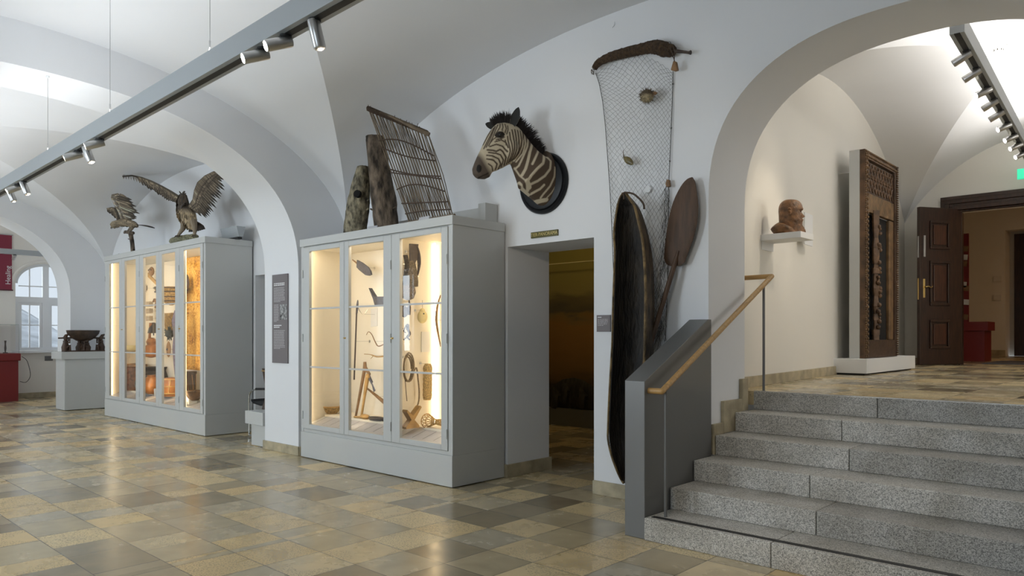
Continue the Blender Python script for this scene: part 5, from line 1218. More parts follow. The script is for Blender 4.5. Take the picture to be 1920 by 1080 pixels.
# ------------------------------------------------------------------ light rails
def spot_head(parent, p, d_, lit, power=0, aim=None):
    """cylindrical lamp head hanging at p, pointing along d_"""
    d_ = Vector(d_).normalized(); s = MB(); a = p+Vector((0, 0, -.022))
    MB().lathe([(.030, 0), (.030, .012)], p+Vector((0, 0, -.012)), 14).cyl(p, a, .008, n=8).build('swivel', M['darkmetal'], parent, smooth=True)
    h = MB(); h.lathe([(.001, -.03), (.030, -.03), (.031, -.02), (.031, .105), (.027, .110), (.026, .098), (.001, .097)], a+Vector((0, 0, -.012)), 18, d_)
    ho = h.build('spotlight', M['alu'], parent, smooth=True)
    if lit:
        MB().lathe([(.001, .099), (.024, .099), (.024, .103), (.001, .104)], a+Vector((0, 0, -.012)), 16, d_).build('bulb', M['bulb'], ho)
    if power:
        q = a+Vector((0, 0, -.012))+d_*.12
        lamp('spot', 'SPOT', q, power, WARM if power < 999 else WARM, aim if aim is not None else q+d_, spot=R(46), blend=.8, rad=.03)
def nr_(px): return at(px, 357-.5703*px, 'z', 2.95)
A, B = nr_(-40), nr_(626); d_ = (B-A).normalized(); A2 = A-d_*4.3; B2 = B+d_*1.6; nrm = Vector((-d_.y, d_.x, 0))
RW, RH = .10, .125
rl = thing('light_rail', 'long grey light rail hung on thin wires under the vaults of the lower hall', 'light', (A2+B2)/2+nrm*RW/2)
r_ = MB(); r_.prism([A2, A2+nrm*RW, A2+nrm*RW+Vector((0, 0, RH)), A2+Vector((0, 0, RH))], B2-A2); r_.build('rail', M['steel_l'], rl, bevel=.003)
r_ = MB(); r_.prism([A2+nrm*.03+Vector((0, 0, -.002)), A2+nrm*(RW-.03)+Vector((0, 0, -.002)), A2+nrm*(RW-.03)+Vector((0, 0, .003)), A2+nrm*.03+Vector((0, 0, .003))], B2-A2); r_.build('track', M['darkmetal'], rl)
def ceil_z(x, y):
    if -8.43 <= x <= -7.65: return zband(y)
    c_, h_ = ((-3.575, 4.075) if x > -7.65 else (-12.165, 3.735)); return prof_n(min(abs((x-c_)/h_), abs((y-1.75)/3.51)))
for px in (78, 193, 378):
    p = nr_(px)+nrm*RW/2+Vector((0, 0, RH)); zc_ = ceil_z(p.x, p.y)
    MB().cyl(p+Vector((0, 0, .07)), Vector((p.x, p.y, zc_)), .0022, n=6).build('wire', M['alu'], rl)
    MB().cyl(p+Vector((0, 0, .055)), p+Vector((0, 0, .095)), .006, n=8).build('wire_clip', M['alu'], rl)
    for s in (-1, 1): MB().cyl(p+d_*.045*s, p+Vector((0, 0, .06)), .0018, n=5).build('wire', M['alu'], rl)
    MB().lathe([(.016, 0), (.016, .02), (.006, .022)], Vector((p.x, p.y, zc_)), 12, (0, 0, -1)).build('ceiling_cup', M['white'], rl, smooth=True)
LD = (-.30, -1, -.42)
heads = [(1010, (.2, .5, -.8), 0, 34, Vector((-1.7, 4.9, .3))), (960, (.2, .5, -.8), 0, 26, Vector((-2.2, 4.7, .3))), (900, (.1, .6, -.8), 0, 26, at(1190, 330, 'y', 5.2)), (820, (0, .7, -.7), 0, 26, at(950, 290, 'y', 5.0)), (573, (.12, .2, -1), 0, 34, at(800, 420, 'y', 4.9)), (519, LD, 1, 22, None), (476, LD, 1, 22, None),  # leading heads are out of view, added to light stairs, net and zebra
         (174, LD, 1, 22, None), (150, (.30, .2, -.85), 0, 45, at(330, 400, 'y', 4.9)), (134, LD, 1, 22, None),
         (33, (.25, .2, -.7), 0, 14, at(240, 420, 'y', 4.8)), (23, (-.1, -.9, -.5), 1, 10, None), (8, (.25, .2, -.7), 0, 12, at(160, 640, 'x', -15.5))]
for px, dr, lit, pw, am in heads:
    spot_head(rl, nr_(px)+nrm*RW/2, dr, lit, pw*P_SPOT, am)
# up-lights lying in the top of the rail
for k in range(7):
    p = A2+(B2-A2)*((k+.5)/7)+nrm*RW/2+Vector((0, 0, RH+.012)); lamp('uplight', 'AREA', p, P_UP*(B2-A2).length/7, (.95, .98, 1.0), p+Vector((0, 0, 1)), (B2-A2).length/7*.95, .05).rotation_euler = (pi, 0, math.atan2(d_.y, d_.x))
# upper hall rail
zr = 3.7
A = at(1780, 66, 'z', zr); B = at(1918, 296, 'z', zr); d_ = (B-A).normalized(); B2 = B+d_*1.2; nrm = Vector((d_.y, -d_.x, 0))
ru = thing('light_rail', 'light rail with a row of small spotlights under the ceiling of the upper hall', 'light', (A+B2)/2)
MB().prism([A, A+nrm*.10, A+nrm*.10+Vector((0, 0, .14)), A+Vector((0, 0, .14))], B2-A).build('rail', M['steel_l'], ru, bevel=.003)
MB().prism([A+nrm*.03+Vector((0, 0, -.002)), A+nrm*.07+Vector((0, 0, -.002)), A+nrm*.07+Vector((0, 0, .003)), A+nrm*.03+Vector((0, 0, .003))], B2-A).build('track', M['darkmetal'], ru)
def ur(py): return at(1780+(py-66)*.6, py, 'z', zr)+nrm*.05
bust_c = Vector((-2.84, 6.87, 2.5))
for py, lit, pw, am in ((98, 0, 34, bust_c), (130, 0, 30, Vector((-3.1, 8.2, 1.8))), (165, 1, 14, None), (187, 0, 16, Vector((-3.0, 10.2, 2.6))), (208, 0, 0, None), (231, 1, 20, Vector((-2.9, 10.6, 1.5))), (252, 1, 0, None), (268, 1, 15, Vector((-2.9, 12.9, 2))), (284, 1, 0, None)):
    spot_head(ru, ur(py), (-.75, -.55, -.42) if lit else (-.75, -.1, -.42), lit, pw*P_SPOT, am)
for px, py in ((1846, 140),):
    p = ur(py)+Vector((.0, 0, .14)); MB().cyl(p, p+Vector((0, 0, .55)), .002, n=6).build('wire', M['alu'], ru)
for f in (.3, .75):
    p = A+(B-A)*f+nrm*.05+Vector((0, 0, .14)); MB().cyl(p, p+Vector((0, 0, .62)), .002, n=6).build('wire', M['alu'], ru); MB().cyl(p, p+Vector((0, 0, .05)), .006, n=8).build('wire_clip', M['alu'], ru)
for k in range(4):
    p = A+(B2-A)*((k+.5)/4)+nrm*.05+Vector((0, 0, .152)); o = lamp('uplight', 'AREA', p, P_UP2*(B2-A).length/4, (1, .96, .90), p+Vector((0, 0, 1)), (B2-A).length/4*.95, .05); o.rotation_euler = (pi, 0, math.atan2(d_.y, d_.x))
# short rail across the farthest bay, seen against its end wall
a = at(40, 478, 'x', -17.4); fr = thing('light_rail', 'pale light rail crossing in front of the banner in the farthest bay', 'light', (-17.4, 2.5, a.z))
box(-17.45, -17.35, -.4, 4.9, a.z, a.z+.10).build('rail', M['steel_l'], fr, bevel=.003)
for y in (1.0, 3.0): MB().cyl((-17.4, y, a.z+.1), (-17.4, y, 3.95), .002, n=5).build('wire', M['alu'], fr)
o = lamp('uplight', 'AREA', (-17.4, 2.2, a.z+.112), P_UP*4, (1, .97, .92), (-17.4, 2.2, 9), 4.5, .05); o.rotation_euler = (pi, 0, pi/2)
spot_head(fr, Vector((-17.4, 4.0, a.z)), (-1, 0, -.5), 1, 30*P_SPOT, Vector((-19, 3.2, 1.6)))
# added fill for the upper hall, shining in through made-up side windows
for y in (8.0, 11.2): lamp('daylight', 'AREA', (3.25, y, 2.7), P_FILL2, (1, .95, .86), (-3, y, 2.0), 2.1, 1.9)
lamp('room_light', 'AREA', (1.0, 17.0, 4.4), P_RM, (1, .62, .30), (1.0, 17.0, 0), 1.5, 1.5)
lamp('panorama_glow', 'AREA', (-6.5, 7.2, 3.0), 5, (1, .72, .30), (-7.2, 9.0, 1.8), 1.6, .1)

# ------------------------------------------------------------------ far left: pedestal, carved bowl, showcase, banner
pd_ = thing('pedestal', 'grey pedestal carrying the carved bowl left of the farther cabinet', 'pedestal', (-15.6, 4.7, 0))
box(-15.86, -15.33, 4.31, 5.22, .012, .955).build('base', M['cab'], pd_, bevel=.004)
box(-15.92, -15.30, 4.25, 5.225, .957, 1.095).build('top', M['cab'], pd_, bevel=.004)
zp = 1.095
cb = thing('carved_bowl', 'dark carved wooden bowl borne by crouching figures on the grey pedestal', 'bowl', (-15.52, 4.75, zp))
def S_(x, y, xx=-15.5): return at(x, y, 'x', xx)
a = S_(119, 658); b = S_(197, 658)
box(-15.62, -15.40, a.y, b.y, zp, zp+.022).build('board', M['carved_dk'], cb, bevel=.004)
c = S_(156, 624); rr_ = [(.05, -.16), (.12, -.15), (.20, -.10), (.27, -.02), (.29, .045), (.265, .05), (.24, .0), (.15, -.07), (.02, -.09)]
MB().lathe(rr_, c, 32, sx=.62).build('bowl', M['darkwood'], cb, smooth=True)
for px in (122, 150, 162, 190):
    f = S_(px, 650); y = f.y; xx = -15.5+(.05 if px == 162 else -.05 if px == 150 else 0); h = .30 if px in (122, 190) else .24
    g_ = MB(); s = 1 if px < 155 else -1
    g_.tube([Vector((xx, y, zp+.02)), Vector((xx, y, zp+.08)), Vector((xx, y+.01*s, zp+h*.55)), Vector((xx, y, zp+h*.72))], [.055, .062, .045, .035], 10)
    g_.sphere((xx, y+.01*s, zp+h*.82), .038, 12, (1, 1, 1.25))
    for q in (-1, 1):
        g_.tube([Vector((xx+.04*q, y, zp+h*.62)), Vector((xx+.06*q, y+.06*s, zp+h*.55)), Vector((xx+.03*q, y+.07*s, zp+h*.8))], [.018, .015, .012], 7)
        g_.tube([Vector((xx+.035*q, y, zp+.07)), Vector((xx+.05*q, y+.07*s, zp+.12)), Vector((xx+.05*q, y+.07*s, zp+.022))], [.026, .02, .02], 7)
    if px in (122, 190): g_.tube([Vector((xx, y, zp+h*.85)), Vector((xx, y+.02, zp+h*1.02)), Vector((xx, y+.06, zp+h*1.1))], [.04, .03, .008], 8)
    g_.build('figure', M['carved_dk'], cb, smooth=True)
MB().tube([S_(109, 634), S_(150, 633), S_(198, 634)], [.014, .018, .014], 9).build('carrying_pole', M['darkwood'], cb, smooth=True)
# red showcase
sc = thing('red_showcase', 'dark red showcase counter with a glass hood at the left edge', 'showcase', (-18.7, 3.6, 0))
box(-19.06, -18.37, 2.6, 4.29, 0, .86).build('base', M['red'], sc); box(-19.08, -18.33, 2.58, 4.33, .862, 1.02).build('top', M['red'], sc, bevel=.015)
gz = 1.63
g_ = MB()
g_.add([(-18.36, 2.6, 1.02), (-18.36, 4.30, 1.02), (-18.36, 4.30, gz), (-18.36, 2.6, gz)], [(0, 1, 2, 3)]); g_.add([(-19.05, 4.30, 1.02), (-18.36, 4.30, 1.02), (-18.36, 4.30, gz), (-19.05, 4.30, gz)], [(0, 1, 2, 3)]); g_.add([(-19.05, 2.6, gz), (-18.36, 2.6, gz), (-18.36, 4.30, gz), (-19.05, 4.30, gz)], [(0, 1, 2, 3)])
g_.build('glass_hood', M['glass'], sc, fix=False)
MB().tube([(-18.36, 2.6, gz), (-18.36, 4.30, gz), (-18.36, 4.30, 1.02)], .003, 5).tube([(-19.05, 4.30, gz), (-18.36, 4.30, gz)], .003, 5).build('glass_edge', mat('glass_edge', (.10, .16, .14), .3), sc)
MB().tube(clean([(-18.33, 4.34, .95), (-18.33, 4.44, .85), (-18.33, 4.50, .55), (-18.33, 4.42, .40), (-18.34, 4.31, .42)], 5), .006, 6).build('cable', M['darkmetal'], sc, smooth=True)
c = at(10, 662, 'x', -18.7); c.z = 1.02
MB().tube([c, c+Vector((0, 0, .02))], [.05, .04], 10).tube([c+Vector((0, 0, .02)), c+Vector((0, 0, .1)), c+Vector((0, 0, .2)), c+Vector((0, 0, .27))], [.012, .022, .014, .022], 9).build('tmp', M['darkwood'])
o = COL.objects['tmp']; o.name = 'standing_figurine'; tag(o, 'tiny dark standing figurine under the glass of the red showcase', 'figurine')
# banner
xb = XE+.035
a0, a1 = at(-60, 441, 'x', xb), at(22.3, 441, 'x', xb); z_b = at(20, 544, 'x', xb).z
bn = thing('banner', 'wine red cloth banner with a white word hanging at the left edge', 'banner', (xb, (a0.y+a1.y)/2, z_b))
MB().box(xb-.004, xb+.004, a0.y, a1.y, z_b, a1.z).build('cloth', M['banner'], bn); MB().tube([(xb, a0.y, z_b), (xb, a1.y+.02, z_b)], .014, 8).build('bottom_rod', mat('dark_red_rod', (.08, .01, .02), .5), bn, smooth=True)
MB().tube([(xb, a0.y, a1.z), (xb, a1.y+.02, a1.z)], .010, 8).build('top_rod', M['alu'], bn, smooth=True)
tc_ = at(15.5, 516, 'x', xb+.006); hgt = at(15, 497, 'x', xb).z-at(15, 534, 'x', xb).z
text('lettering', 'Healing', hgt/3.15, frame_m(tc_, (0, 0, 1), (0, -1, 0)), M['white'], bn)
a = at(91.5, 672, 'x', XE+.01); tag(box(XE, XE+.012, a.y-.08, a.y+.08, a.z-.055, a.z+.055).build('vent_grille', mat('grille_grey', (.12, .12, .12), .6)), 'small dark vent grille in the wall under the arched window', 'grille')

# ------------------------------------------------------------------ recess between farther cabinet and pier: plinth, drum, tubular chair
bp_ = thing('low_plinth', 'low pale plinth tucked against the left side of the pier', 'plinth', (-8.65, 4.9, 0))
box(-8.83, -8.455, 4.60, 5.19, .005, .275).build('base', M['cab'], bp_, bevel=.003); box(-8.90, -8.45, 4.55, 5.2, .277, .44).build('top', M['cab'], bp_, bevel=.003)
c = at(503, 770, 'y', 4.85); c.z = .44
dm_ = thing('goblet_drum', 'dark hourglass drum standing on the low pale plinth, half hidden by the pier', 'drum', c)
MB().lathe([(.09, 0), (.085, .03), (.05, .16), (.045, .24), (.06, .36), (.085, .50), (.09, .53), (.01, .53)], c+Vector((.02, 0, 0)), 20).build('body', M['darkwood'], dm_, smooth=True)
MB().tube([c+Vector((.02+.088*cos(k*pi/8), .088*sin(k*pi/8), .50)) for k in range(16)], .008, 6, closed=True).build('hoop', M['lightwood'], dm_)
ch = thing('tubular_chair', 'black and chrome tubular armchair behind the low plinth', 'chair', (-9.25, 5.1, 0))
cy = 4.97
def T_(x, y, yy=cy): return at(x, y, 'y', yy)
for yy in (4.97, 5.21+.2):
    a = T_(505, 731); o_ = Vector((0, yy-cy, 0))
    pts = [T_(506, 731)+o_, T_(478, 731)+o_, T_(469, 737)+o_, T_(467, 752)+o_, T_(467.5, 800)+o_]; pts.append(Vector((pts[-1].x, yy, .06))); pts.append(Vector((pts[-1].x+.05, yy, .0125))); pts.append(Vector((pts[-1].x+.5, yy, .0125)))
    MB().tube(clean(pts, 4), .0115, 10).build('tube_frame', M['chrome'], ch, smooth=True)
a = T_(468, 751); b = T_(506, 757)
se = MB(); se.rings([[Vector((x, y, z+dz)) for y, dz in ((4.99, 0), (5.39, 0), (5.39, .03), (4.99, .03))] for x, z in ((a.x, a.z-.01), (a.x+.06, a.z-.04), (a.x+.25, b.z-.05), (b.x+.1, b.z-.02))]); se.build('seat', M['black'], ch, bevel=.006)
bkr = MB(); bkr.box(b.x+.05, b.x+.08, 4.99, 5.39, b.z, b.z+.35); bkr.build('backrest', M['black'], ch, bevel=.006)
ar = MB().tube([T_(480, 730.5)+Vector((0, 0, .008)), T_(505, 730.5)+Vector((0, 0, .008))], .016, 8); ar.build('arm_pad', M['black'], ch, smooth=True)

# ------------------------------------------------------------------ panorama behind the low doorway
YPn = 9.0
pn = thing('panorama_backdrop', 'dim painted savanna backdrop seen through the low doorway', 'painting', (-7.0, YPn, .2))
pm = bpy.data.materials.new('painted_savanna'); t_ = nt(pm); bs = t_.nodes['Principled BSDF']; bs.inputs['Roughness'].default_value = .8
tc = t_.nodes.new('ShaderNodeNewGeometry'); sp_ = t_.nodes.new('ShaderNodeSeparateXYZ'); t_.links.new(tc.outputs['Position'], sp_.inputs[0])
n1 = t_.nodes.new('ShaderNodeTexNoise'); n1.inputs['Scale'].default_value = 1.6; n1.inputs['Detail'].default_value = 6; mp = t_.nodes.new('ShaderNodeMapping'); mp.inputs['Scale'].default_value = (1, 1, 3.5); t_.links.new(tc.outputs['Position'], mp.inputs[0]); t_.links.new(mp.outputs[0], n1.inputs['Vector'])
zz = math_(t_, 'DIVIDE', math_(t_, 'ADD', sp_.outputs[2], math_(t_, 'MULTIPLY', math_(t_, 'SUBTRACT', n1.outputs[0], .5), .5)), 3.0)
rp = t_.nodes.new('ShaderNodeValToRGB'); t_.links.new(zz, rp.inputs[0]); e = rp.color_ramp.elements
zf = lambda y: at(1070, y, 'y', YPn).z/3.0
e[0].position = 0; e[0].color = (.03, .022, .014, 1); e[1].position = 1; e[1].color = (.30, .27, .075, 1)
for y, c in ((790, (.028, .02, .014)), (730, (.05, .035, .02)), (700, (.17, .09, .025)), (650, (.24, .12, .03)), (610, (.25, .13, .035)), (592, (.20, .13, .05)), (585, (.09, .08, .055)), (562, (.15, .12, .06)), (548, (.26, .22, .08))): q = e.new(min(.99, max(.01, zf(y)))); q.color = (*c, 1)
t_.links.new(rp.outputs[0], bs.inputs['Base Color'])
box(-8.7, -4.6, YPn, YPn+.05, .28, 3.05).build('canvas', pm, pn)
box(-8.7, -4.6, YPn-.12, YPn-.06, .0, .27).build('skirting', M['steel'], pn)
a = at(1029, 496, 'y', YPn-.3); b = at(1113, 488, 'y', YPn-.3); tag(MB().cyl(Vector((a.x-.8, YPn-.3, a.z)), Vector((b.x+.8, YPn-.3, a.z)), .008, n=8).build('lamp_cord', mat('pale_cord', (.6, .55, .35), .5)), 'thin pale horizontal rod in front of the dim backdrop', 'rod')
an = MB()
for (x, y, r) in ((1050, 745, .28), (1075, 738, .35), (1100, 755, .3), (1045, 770, .25)): an.sphere(at(x, y, 'y', YPn-.05), r, 12, (1.2, .12, .7))
for (x, y) in ((1042, 742), (1060, 732), (1092, 742)): an.tube([at(x, y+20, 'y', YPn-.05), at(x+3, y, 'y', YPn-.08), at(x-4, y-14, 'y', YPn-.08)], [.10, .08, .03], 8)
tag(an.build('animal_silhouettes', M['canoe_in'], smooth=True), 'dark shapes of grazing animals at the foot of the dim backdrop', 'diorama', kind='stuff')

# ------------------------------------------------------------------ bust on its wall shelf
sx0, sy0 = WLX(6.72), 6.72
sh = thing('wall_shelf', 'small pale wall shelf under the bust in the upper hall', 'shelf', (-2.83, 6.87, 2.30))
box(-3.03, -2.64, 6.72, 7.03, 2.300, 2.357).build('board', M['white'], sh, bevel=.003); box(-3.045, -3.02, 6.74, 7.01, 2.22, 2.300).build('bracket', M['white'], sh)
bu_ = thing('bearded_bust', 'brown terracotta bust of a bald bearded man in profile on the small wall shelf', 'bust', (-2.84, 6.87, 2.357))
ud = Vector((UX, UY, 0)); vd = Vector((-UY, UX, 0)); S_u = 1/(6.75*198.0)
bc0 = at(1487, 436, 'y', 6.875); bc0.z = 2.357
def bp3(zx, lat, zy): return bc0+ud*((zx-(1487-1400)*6.75)*S_u*1.0)+vd*(lat*S_u)+Vector((0, 0, (645-zy)*S_u))
prof = [(212, 575, 520, 18), (216, 610, 490, 48), (225, 635, 470, 74), (238, 655, 450, 95), (262, 680, 430, 112), (290, 694, 418, 120), (318, 700, 413, 124), (336, 702, 412, 126), (350, 696, 412, 126), (362, 683, 412, 124), (378, 684, 413, 122), (400, 690, 414, 120), (425, 694, 415, 117), (440, 692, 415, 114), (452, 690, 415, 112), (468, 698, 415, 110), (482, 702, 415, 108), (498, 692, 415, 104), (515, 690, 416, 100), (540, 700, 420, 94), (565, 716, 424, 88), (590, 734, 428, 82), (610, 742, 432, 74), (628, 736, 440, 66), (640, 700, 460, 50)]
bm2 = MB(); rs = []; random.seed(2); nn = 56
for zy, fx, bx, hw in prof:
    mid = bx+ (fx-bx)*.46; ring = []
    for k in range(nn):
        a = 2*pi*k/nn; a_ = a if a <= pi else a-2*pi; ca, sa = cos(a), sin(a)
        ext = (fx-mid) if ca > 0 else (mid-bx); sq = 1.0
        x = mid+ext*math.copysign(abs(ca)**sq, ca); y = hw*math.copysign(abs(sa)**.9, sa)
        # beard narrows towards the front below the mouth
        if zy > 500 and ca > 0: y *= 1-.45*ca*(min(1, (zy-500)/90))
        g = lambda m, s, c0=zy: math.exp(-((c0-m)/s)**2)
        nose = 36*g(430, 13)+30*g(412, 16)+16*g(388, 16)+6*g(370, 14); x += nose*math.exp(-(a_/.16)**2)
        brow = 16*g(344, 8)*math.exp(-((abs(a_)-.45)/.3)**2); x += brow
        eye = -30*g(368, 11)*math.exp(-((abs(a_)-.48)/.20)**2); x += eye*ca; y += eye*sa
        cheek = 14*g(405, 18)*math.exp(-((abs(a_)-.62)/.25)**2); x += cheek*ca; y += cheek*sa
        mous = 16*g(470, 9)*math.exp(-(a_/.5)**2); x += mous; mouth = -16*g(489, 6)*math.exp(-(a_/.35)**2); x += mouth
        if zy > 430 and abs(a_) < 1.5: w_ = 9*sin(a_*14+zy*.12)*min(1, (zy-430)/50); x += w_*ca; y += w_*sa
        ring.append(bp3(x, -y, zy))
    rs.append(ring)
bm2.rings(rs)
sh_r = []
for zy, x0_, x1_, hw in ((505, 395, 440, 40), (520, 365, 470, 90), (545, 335, 520, 135), (575, 312, 575, 150), (600, 325, 600, 140), (628, 345, 625, 120), (645, 355, 640, 105)):
    mid = (x0_+x1_)/2; sh_r.append([bp3(mid+(x1_-mid)*cos(2*pi*k/40), -hw*sin(2*pi*k/40), zy+6*sin(4*pi*k/40)*(zy < 640)) for k in range(40)])
bm2.rings(sh_r)
for sg in (-1, 1):
    bm2.tube([bp3(495+24*cos(t)*.8, sg*116, 375+36*sin(t)) for t in [i*pi/8-2.6 for i in range(12)]], [.006, .009, .009, .009, .009, .009, .008, .008, .008, .009, .009, .006], 7)
    bm2.sphere(bp3(500, sg*108, 378), .017, 10)
    bm2.sphere(bp3(664, sg*44, 366), .010, 10)
bm2.tube([bp3(355, 100, 590), bp3(440, 128, 560), bp3(520, 110, 590), bp3(580, 60, 625)], [.008, .012, .012, .006], 8); bm2.tube([bp3(355, -100, 590), bp3(440, -128, 560), bp3(520, -110, 590), bp3(580, -60, 625)], [.008, .012, .012, .006], 8)
bm2.build('bust', M['terracotta'], bu_, smooth='all', fix=True)
# clear text plate standing behind the shelf edge on the wall
yq = 7.28
a = atp(1506.5, 400, (WLX(7.1), 7.1, 0), (1, .085, 0)); q0 = at(1507, 398, 'x', WLX(7.1)+.02); q1 = at(1522, 404, 'x', WLX(7.3)+.02); q2 = at(1521, 462, 'x', WLX(7.3)+.02)
tag(MB().prism([(q0.x, q0.y, q0.z), (q1.x, q1.y, q0.z), (q1.x, q1.y, q2.z), (q0.x, q0.y, q2.z)], (.012, 0, 0)).build('text_plate', M['white']), 'small pale text plate on the wall just right of the bust', 'label')

# ------------------------------------------------------------------ carved door frame on its grey mount
dk = thing('display_mount', 'grey upright mounting panel on a low plinth carrying the carved door frame', 'mount', (-3.1, 10.3, ZU))
YA, YBk = 9.41, 10.72
box(-3.105, -2.982, YA, YBk-.04, ZU+.19, 3.665).build('panel', M['cab'], dk, bevel=.003)
pl_ = MB(); pl_.prism([(-3.30, 9.28, ZU+.02), (-2.86, 9.28, ZU+.02), (-2.86, 11.35, ZU+.02), (-3.36, 11.35, ZU+.02)], (0, 0, .175)); pl_.build('plinth', M['white'], dk, bevel=.003)
pl_ = MB(); pl_.prism([(-3.26, 9.33, ZU), (-2.90, 9.33, ZU), (-2.90, 11.3, ZU), (-3.3, 11.3, ZU)], (0, 0, .022)); pl_.build('plinth_foot', M['darkmetal'], dk)
MB().tube([(-3.30, 9.50, 3.35), (-3.30, 9.50, 3.42), (-3.10, 9.50, 3.42)], .008, 6).build('bracket', M['alu'], dk)
cf = thing('carved_door_frame', 'tall old carved wooden door frame fixed upright on the grey panel', 'door frame', (-2.94, 10.05, ZU+.196))
zb_, zt_ = ZU+.20, 3.66
XF = -2.98
def fbox(y0, y1, z0, z1, x0=-2.98, x1=-2.92): return box(x0, x1, y0, y1, z0, z1)
W_ = .115
fbox(YA, YA+W_, zb_, zt_).build('jamb', M['carved'], cf); fbox(YBk-W_, YBk, zb_, zt_-.0).build('jamb', M['carved_dk'], cf)
fbox(YA+W_, YBk-W_, zt_-.10, zt_).build('head', M['carved'], cf); fbox(YA+W_, YBk-W_, zb_, zb_+.22).build('sill', M['carved_dk'], cf)
b_ = MB()
nb_ = 92
for i in range(nb_):
    z = zb_+.02+(zt_-zb_-.04)*i/(nb_-1); b_.sphere((-2.915, YA+.022, z), .0125, 7)
    if i % 2 == 0: b_.sphere((-2.915, YA+.085, z), .016, 6, (1, .8, 1.2))
b_.build('beading', M['carved_hi'], cf, smooth=True)
b_ = MB()
for i in range(86):
    z = zb_+.02+(zt_-zb_-.04)*i/85; b_.box(-2.925, -2.90, YBk-.05, YBk-.005, z-.008, z+.009)
b_.build('ribbing', M['carved'], cf)
b_ = MB()
for i in range(34):
    y = YA+.03+(YBk-YA-.06)*i/33; b_.sphere((-2.915, y, zt_-.02), .013, 7); b_.sphere((-2.915, y, zt_-.07), .013, 6)
b_.build('beading', M['carved_hi'], cf, smooth=True)
fbox(YA+W_, YBk-W_, zt_-.50, zt_-.12, -2.98, -2.945).build('transom_panel', M['carved_dk'], cf)
lt = MB(); n_ = 9; y0, y1, z0, z1 = YA+W_+.02, YBk-W_-.02, zt_-.48, zt_-.14
for i in range(-4, n_+4):
    for sg in (1, -1):
        ya = y0+(y1-y0)*i/n_; yb = ya+sg*(z1-z0)*.75
        pa2, pb2 = Vector((-2.942, ya, z0)), Vector((-2.942, yb, z1))
        def clip(p, q):
            d = q-p; t0, t1 = 0, 1
            if abs(d.y) > 1e-6:
                ta, tb = (y0-p.y)/d.y, (y1-p.y)/d.y; t0, t1 = max(t0, min(ta, tb)), min(t1, max(ta, tb))
            return (p+d*t0, p+d*t1) if t1 > t0 else None
        r = clip(pa2, pb2)
        if r: lt.tube([r[0], r[1]], .010, 5)
for i in range(n_):
    for k in range(3): lt.sphere((-2.94, y0+(y1-y0)*(i+.5)/n_, z0+(z1-z0)*(k+.5)/3), .014, 6)
lt.build('lattice', M['carved'], cf, smooth=True)
fbox(YA+W_, YBk-W_, zt_-.74, zt_-.51, -2.98, -2.93).build('lintel', M['carved_hi'], cf, bevel=.006)
fbox(YA+W_, YA+W_+.05, zb_+.22, zt_-.75, -2.98, -2.945).build('inner_jamb', M['carved_dk'], cf); fbox(YBk-W_-.17, YBk-W_, zb_+.22, zt_-.75, -2.98, -2.935).build('inner_jamb', M['carved_hi'], cf, bevel=.01)
fbox(YA+W_+.05, YBk-W_-.17, zb_+.22, zt_-.75, -2.98, -2.976).build('shade_board', M['hole'], cf)  # near-black sheet, the shade of the opening put into its colour
random.seed(21); pt = MB(); yc_ = 9.83; z = zb_+.22; rs = []
while z < zt_-.78:
    h = random.uniform(.05, .13); r0 = random.uniform(.045, .085); r1 = random.uniform(.04, .09)
    for f in (0, .3, .7, 1): rs.append([Vector((-2.925+.6*(r0+(r1-r0)*f)*cos(a)*(.8+.2*cos(3*a)), yc_+random.uniform(-.004, .004)+(r0+(r1-r0)*f)*sin(a), z+h*f)) for a in [2*pi*k/12 for k in range(12)]])
    z += h
pt.rings(rs)
for k in range(30):
    zz_ = random.uniform(zb_+.25, zt_-.85); pt.sphere((-2.885, yc_+random.uniform(-.05, .05), zz_), random.uniform(.016, .032), 7)
pt.build('carved_post', M['carved'], cf, smooth=True)
# pale door strip behind the mount
a = at(1576, 396, 'x', WLX(9.6)+.02)

# ------------------------------------------------------------------ big open door and what is behind it
hx, hy = dxl-.01, YB-.03
le = at(1722, 685, 'z', ZU)
dv = (Vector((le.x, le.y, 0))-Vector((hx, hy, 0))); Ld = dv.length; dv.normalize(); dn = Vector((dv.y, -dv.x, 0))
if dn.dot(Vector((0, -1, 0))) < 0: dn = -dn
DM = Matrix((dv, dn, Vector((0, 0, 1)))).transposed().to_4x4(); DM.translation = Vector((hx, hy, ZU+.01))
Hd = at(1722, 388, 'y', le.y).z-ZU-.01
dl = thing('door_1', None, None, DM.translation); dl['kind'] = 'structure'
D = lambda: MB(DM)
D().box(0, Ld, -.03, .03, 0, Hd).build('leaf', M['walnut'], dl, bevel=.004)
for z0_, z1_ in ((.10, .285), (.375, .66), (.735, .915)):
    a0_, a1_ = Ld*.30, Ld*.77; z0_, z1_ = Hd*(z0_-.0), Hd*z1_
    fr_ = D()
    for q0_, q1_, w0_, w1_ in ((a0_, a1_, z0_, z0_+.04), (a0_, a1_, z1_-.04, z1_), (a0_, a0_+.04, z0_+.041, z1_-.041), (a1_-.04, a1_, z0_+.041, z1_-.041)): fr_.box(q0_, q1_, .031, .052, w0_, w1_)
    po = fr_.build('panel_moulding', M['walnut'], dl, bevel=.006)
    D().box(a0_+.07, a1_-.07, .031, .045, z0_+.07, z1_-.07).build('panel', M['walnutp'], dl, bevel=.01)
zh = at(1740, 541, 'y', le.y).z-ZU
D().box(Ld-.10, Ld-.06, .031, .036, zh-.15, zh+.15).build('lock_plate', M['brass'], dl, bevel=.002)
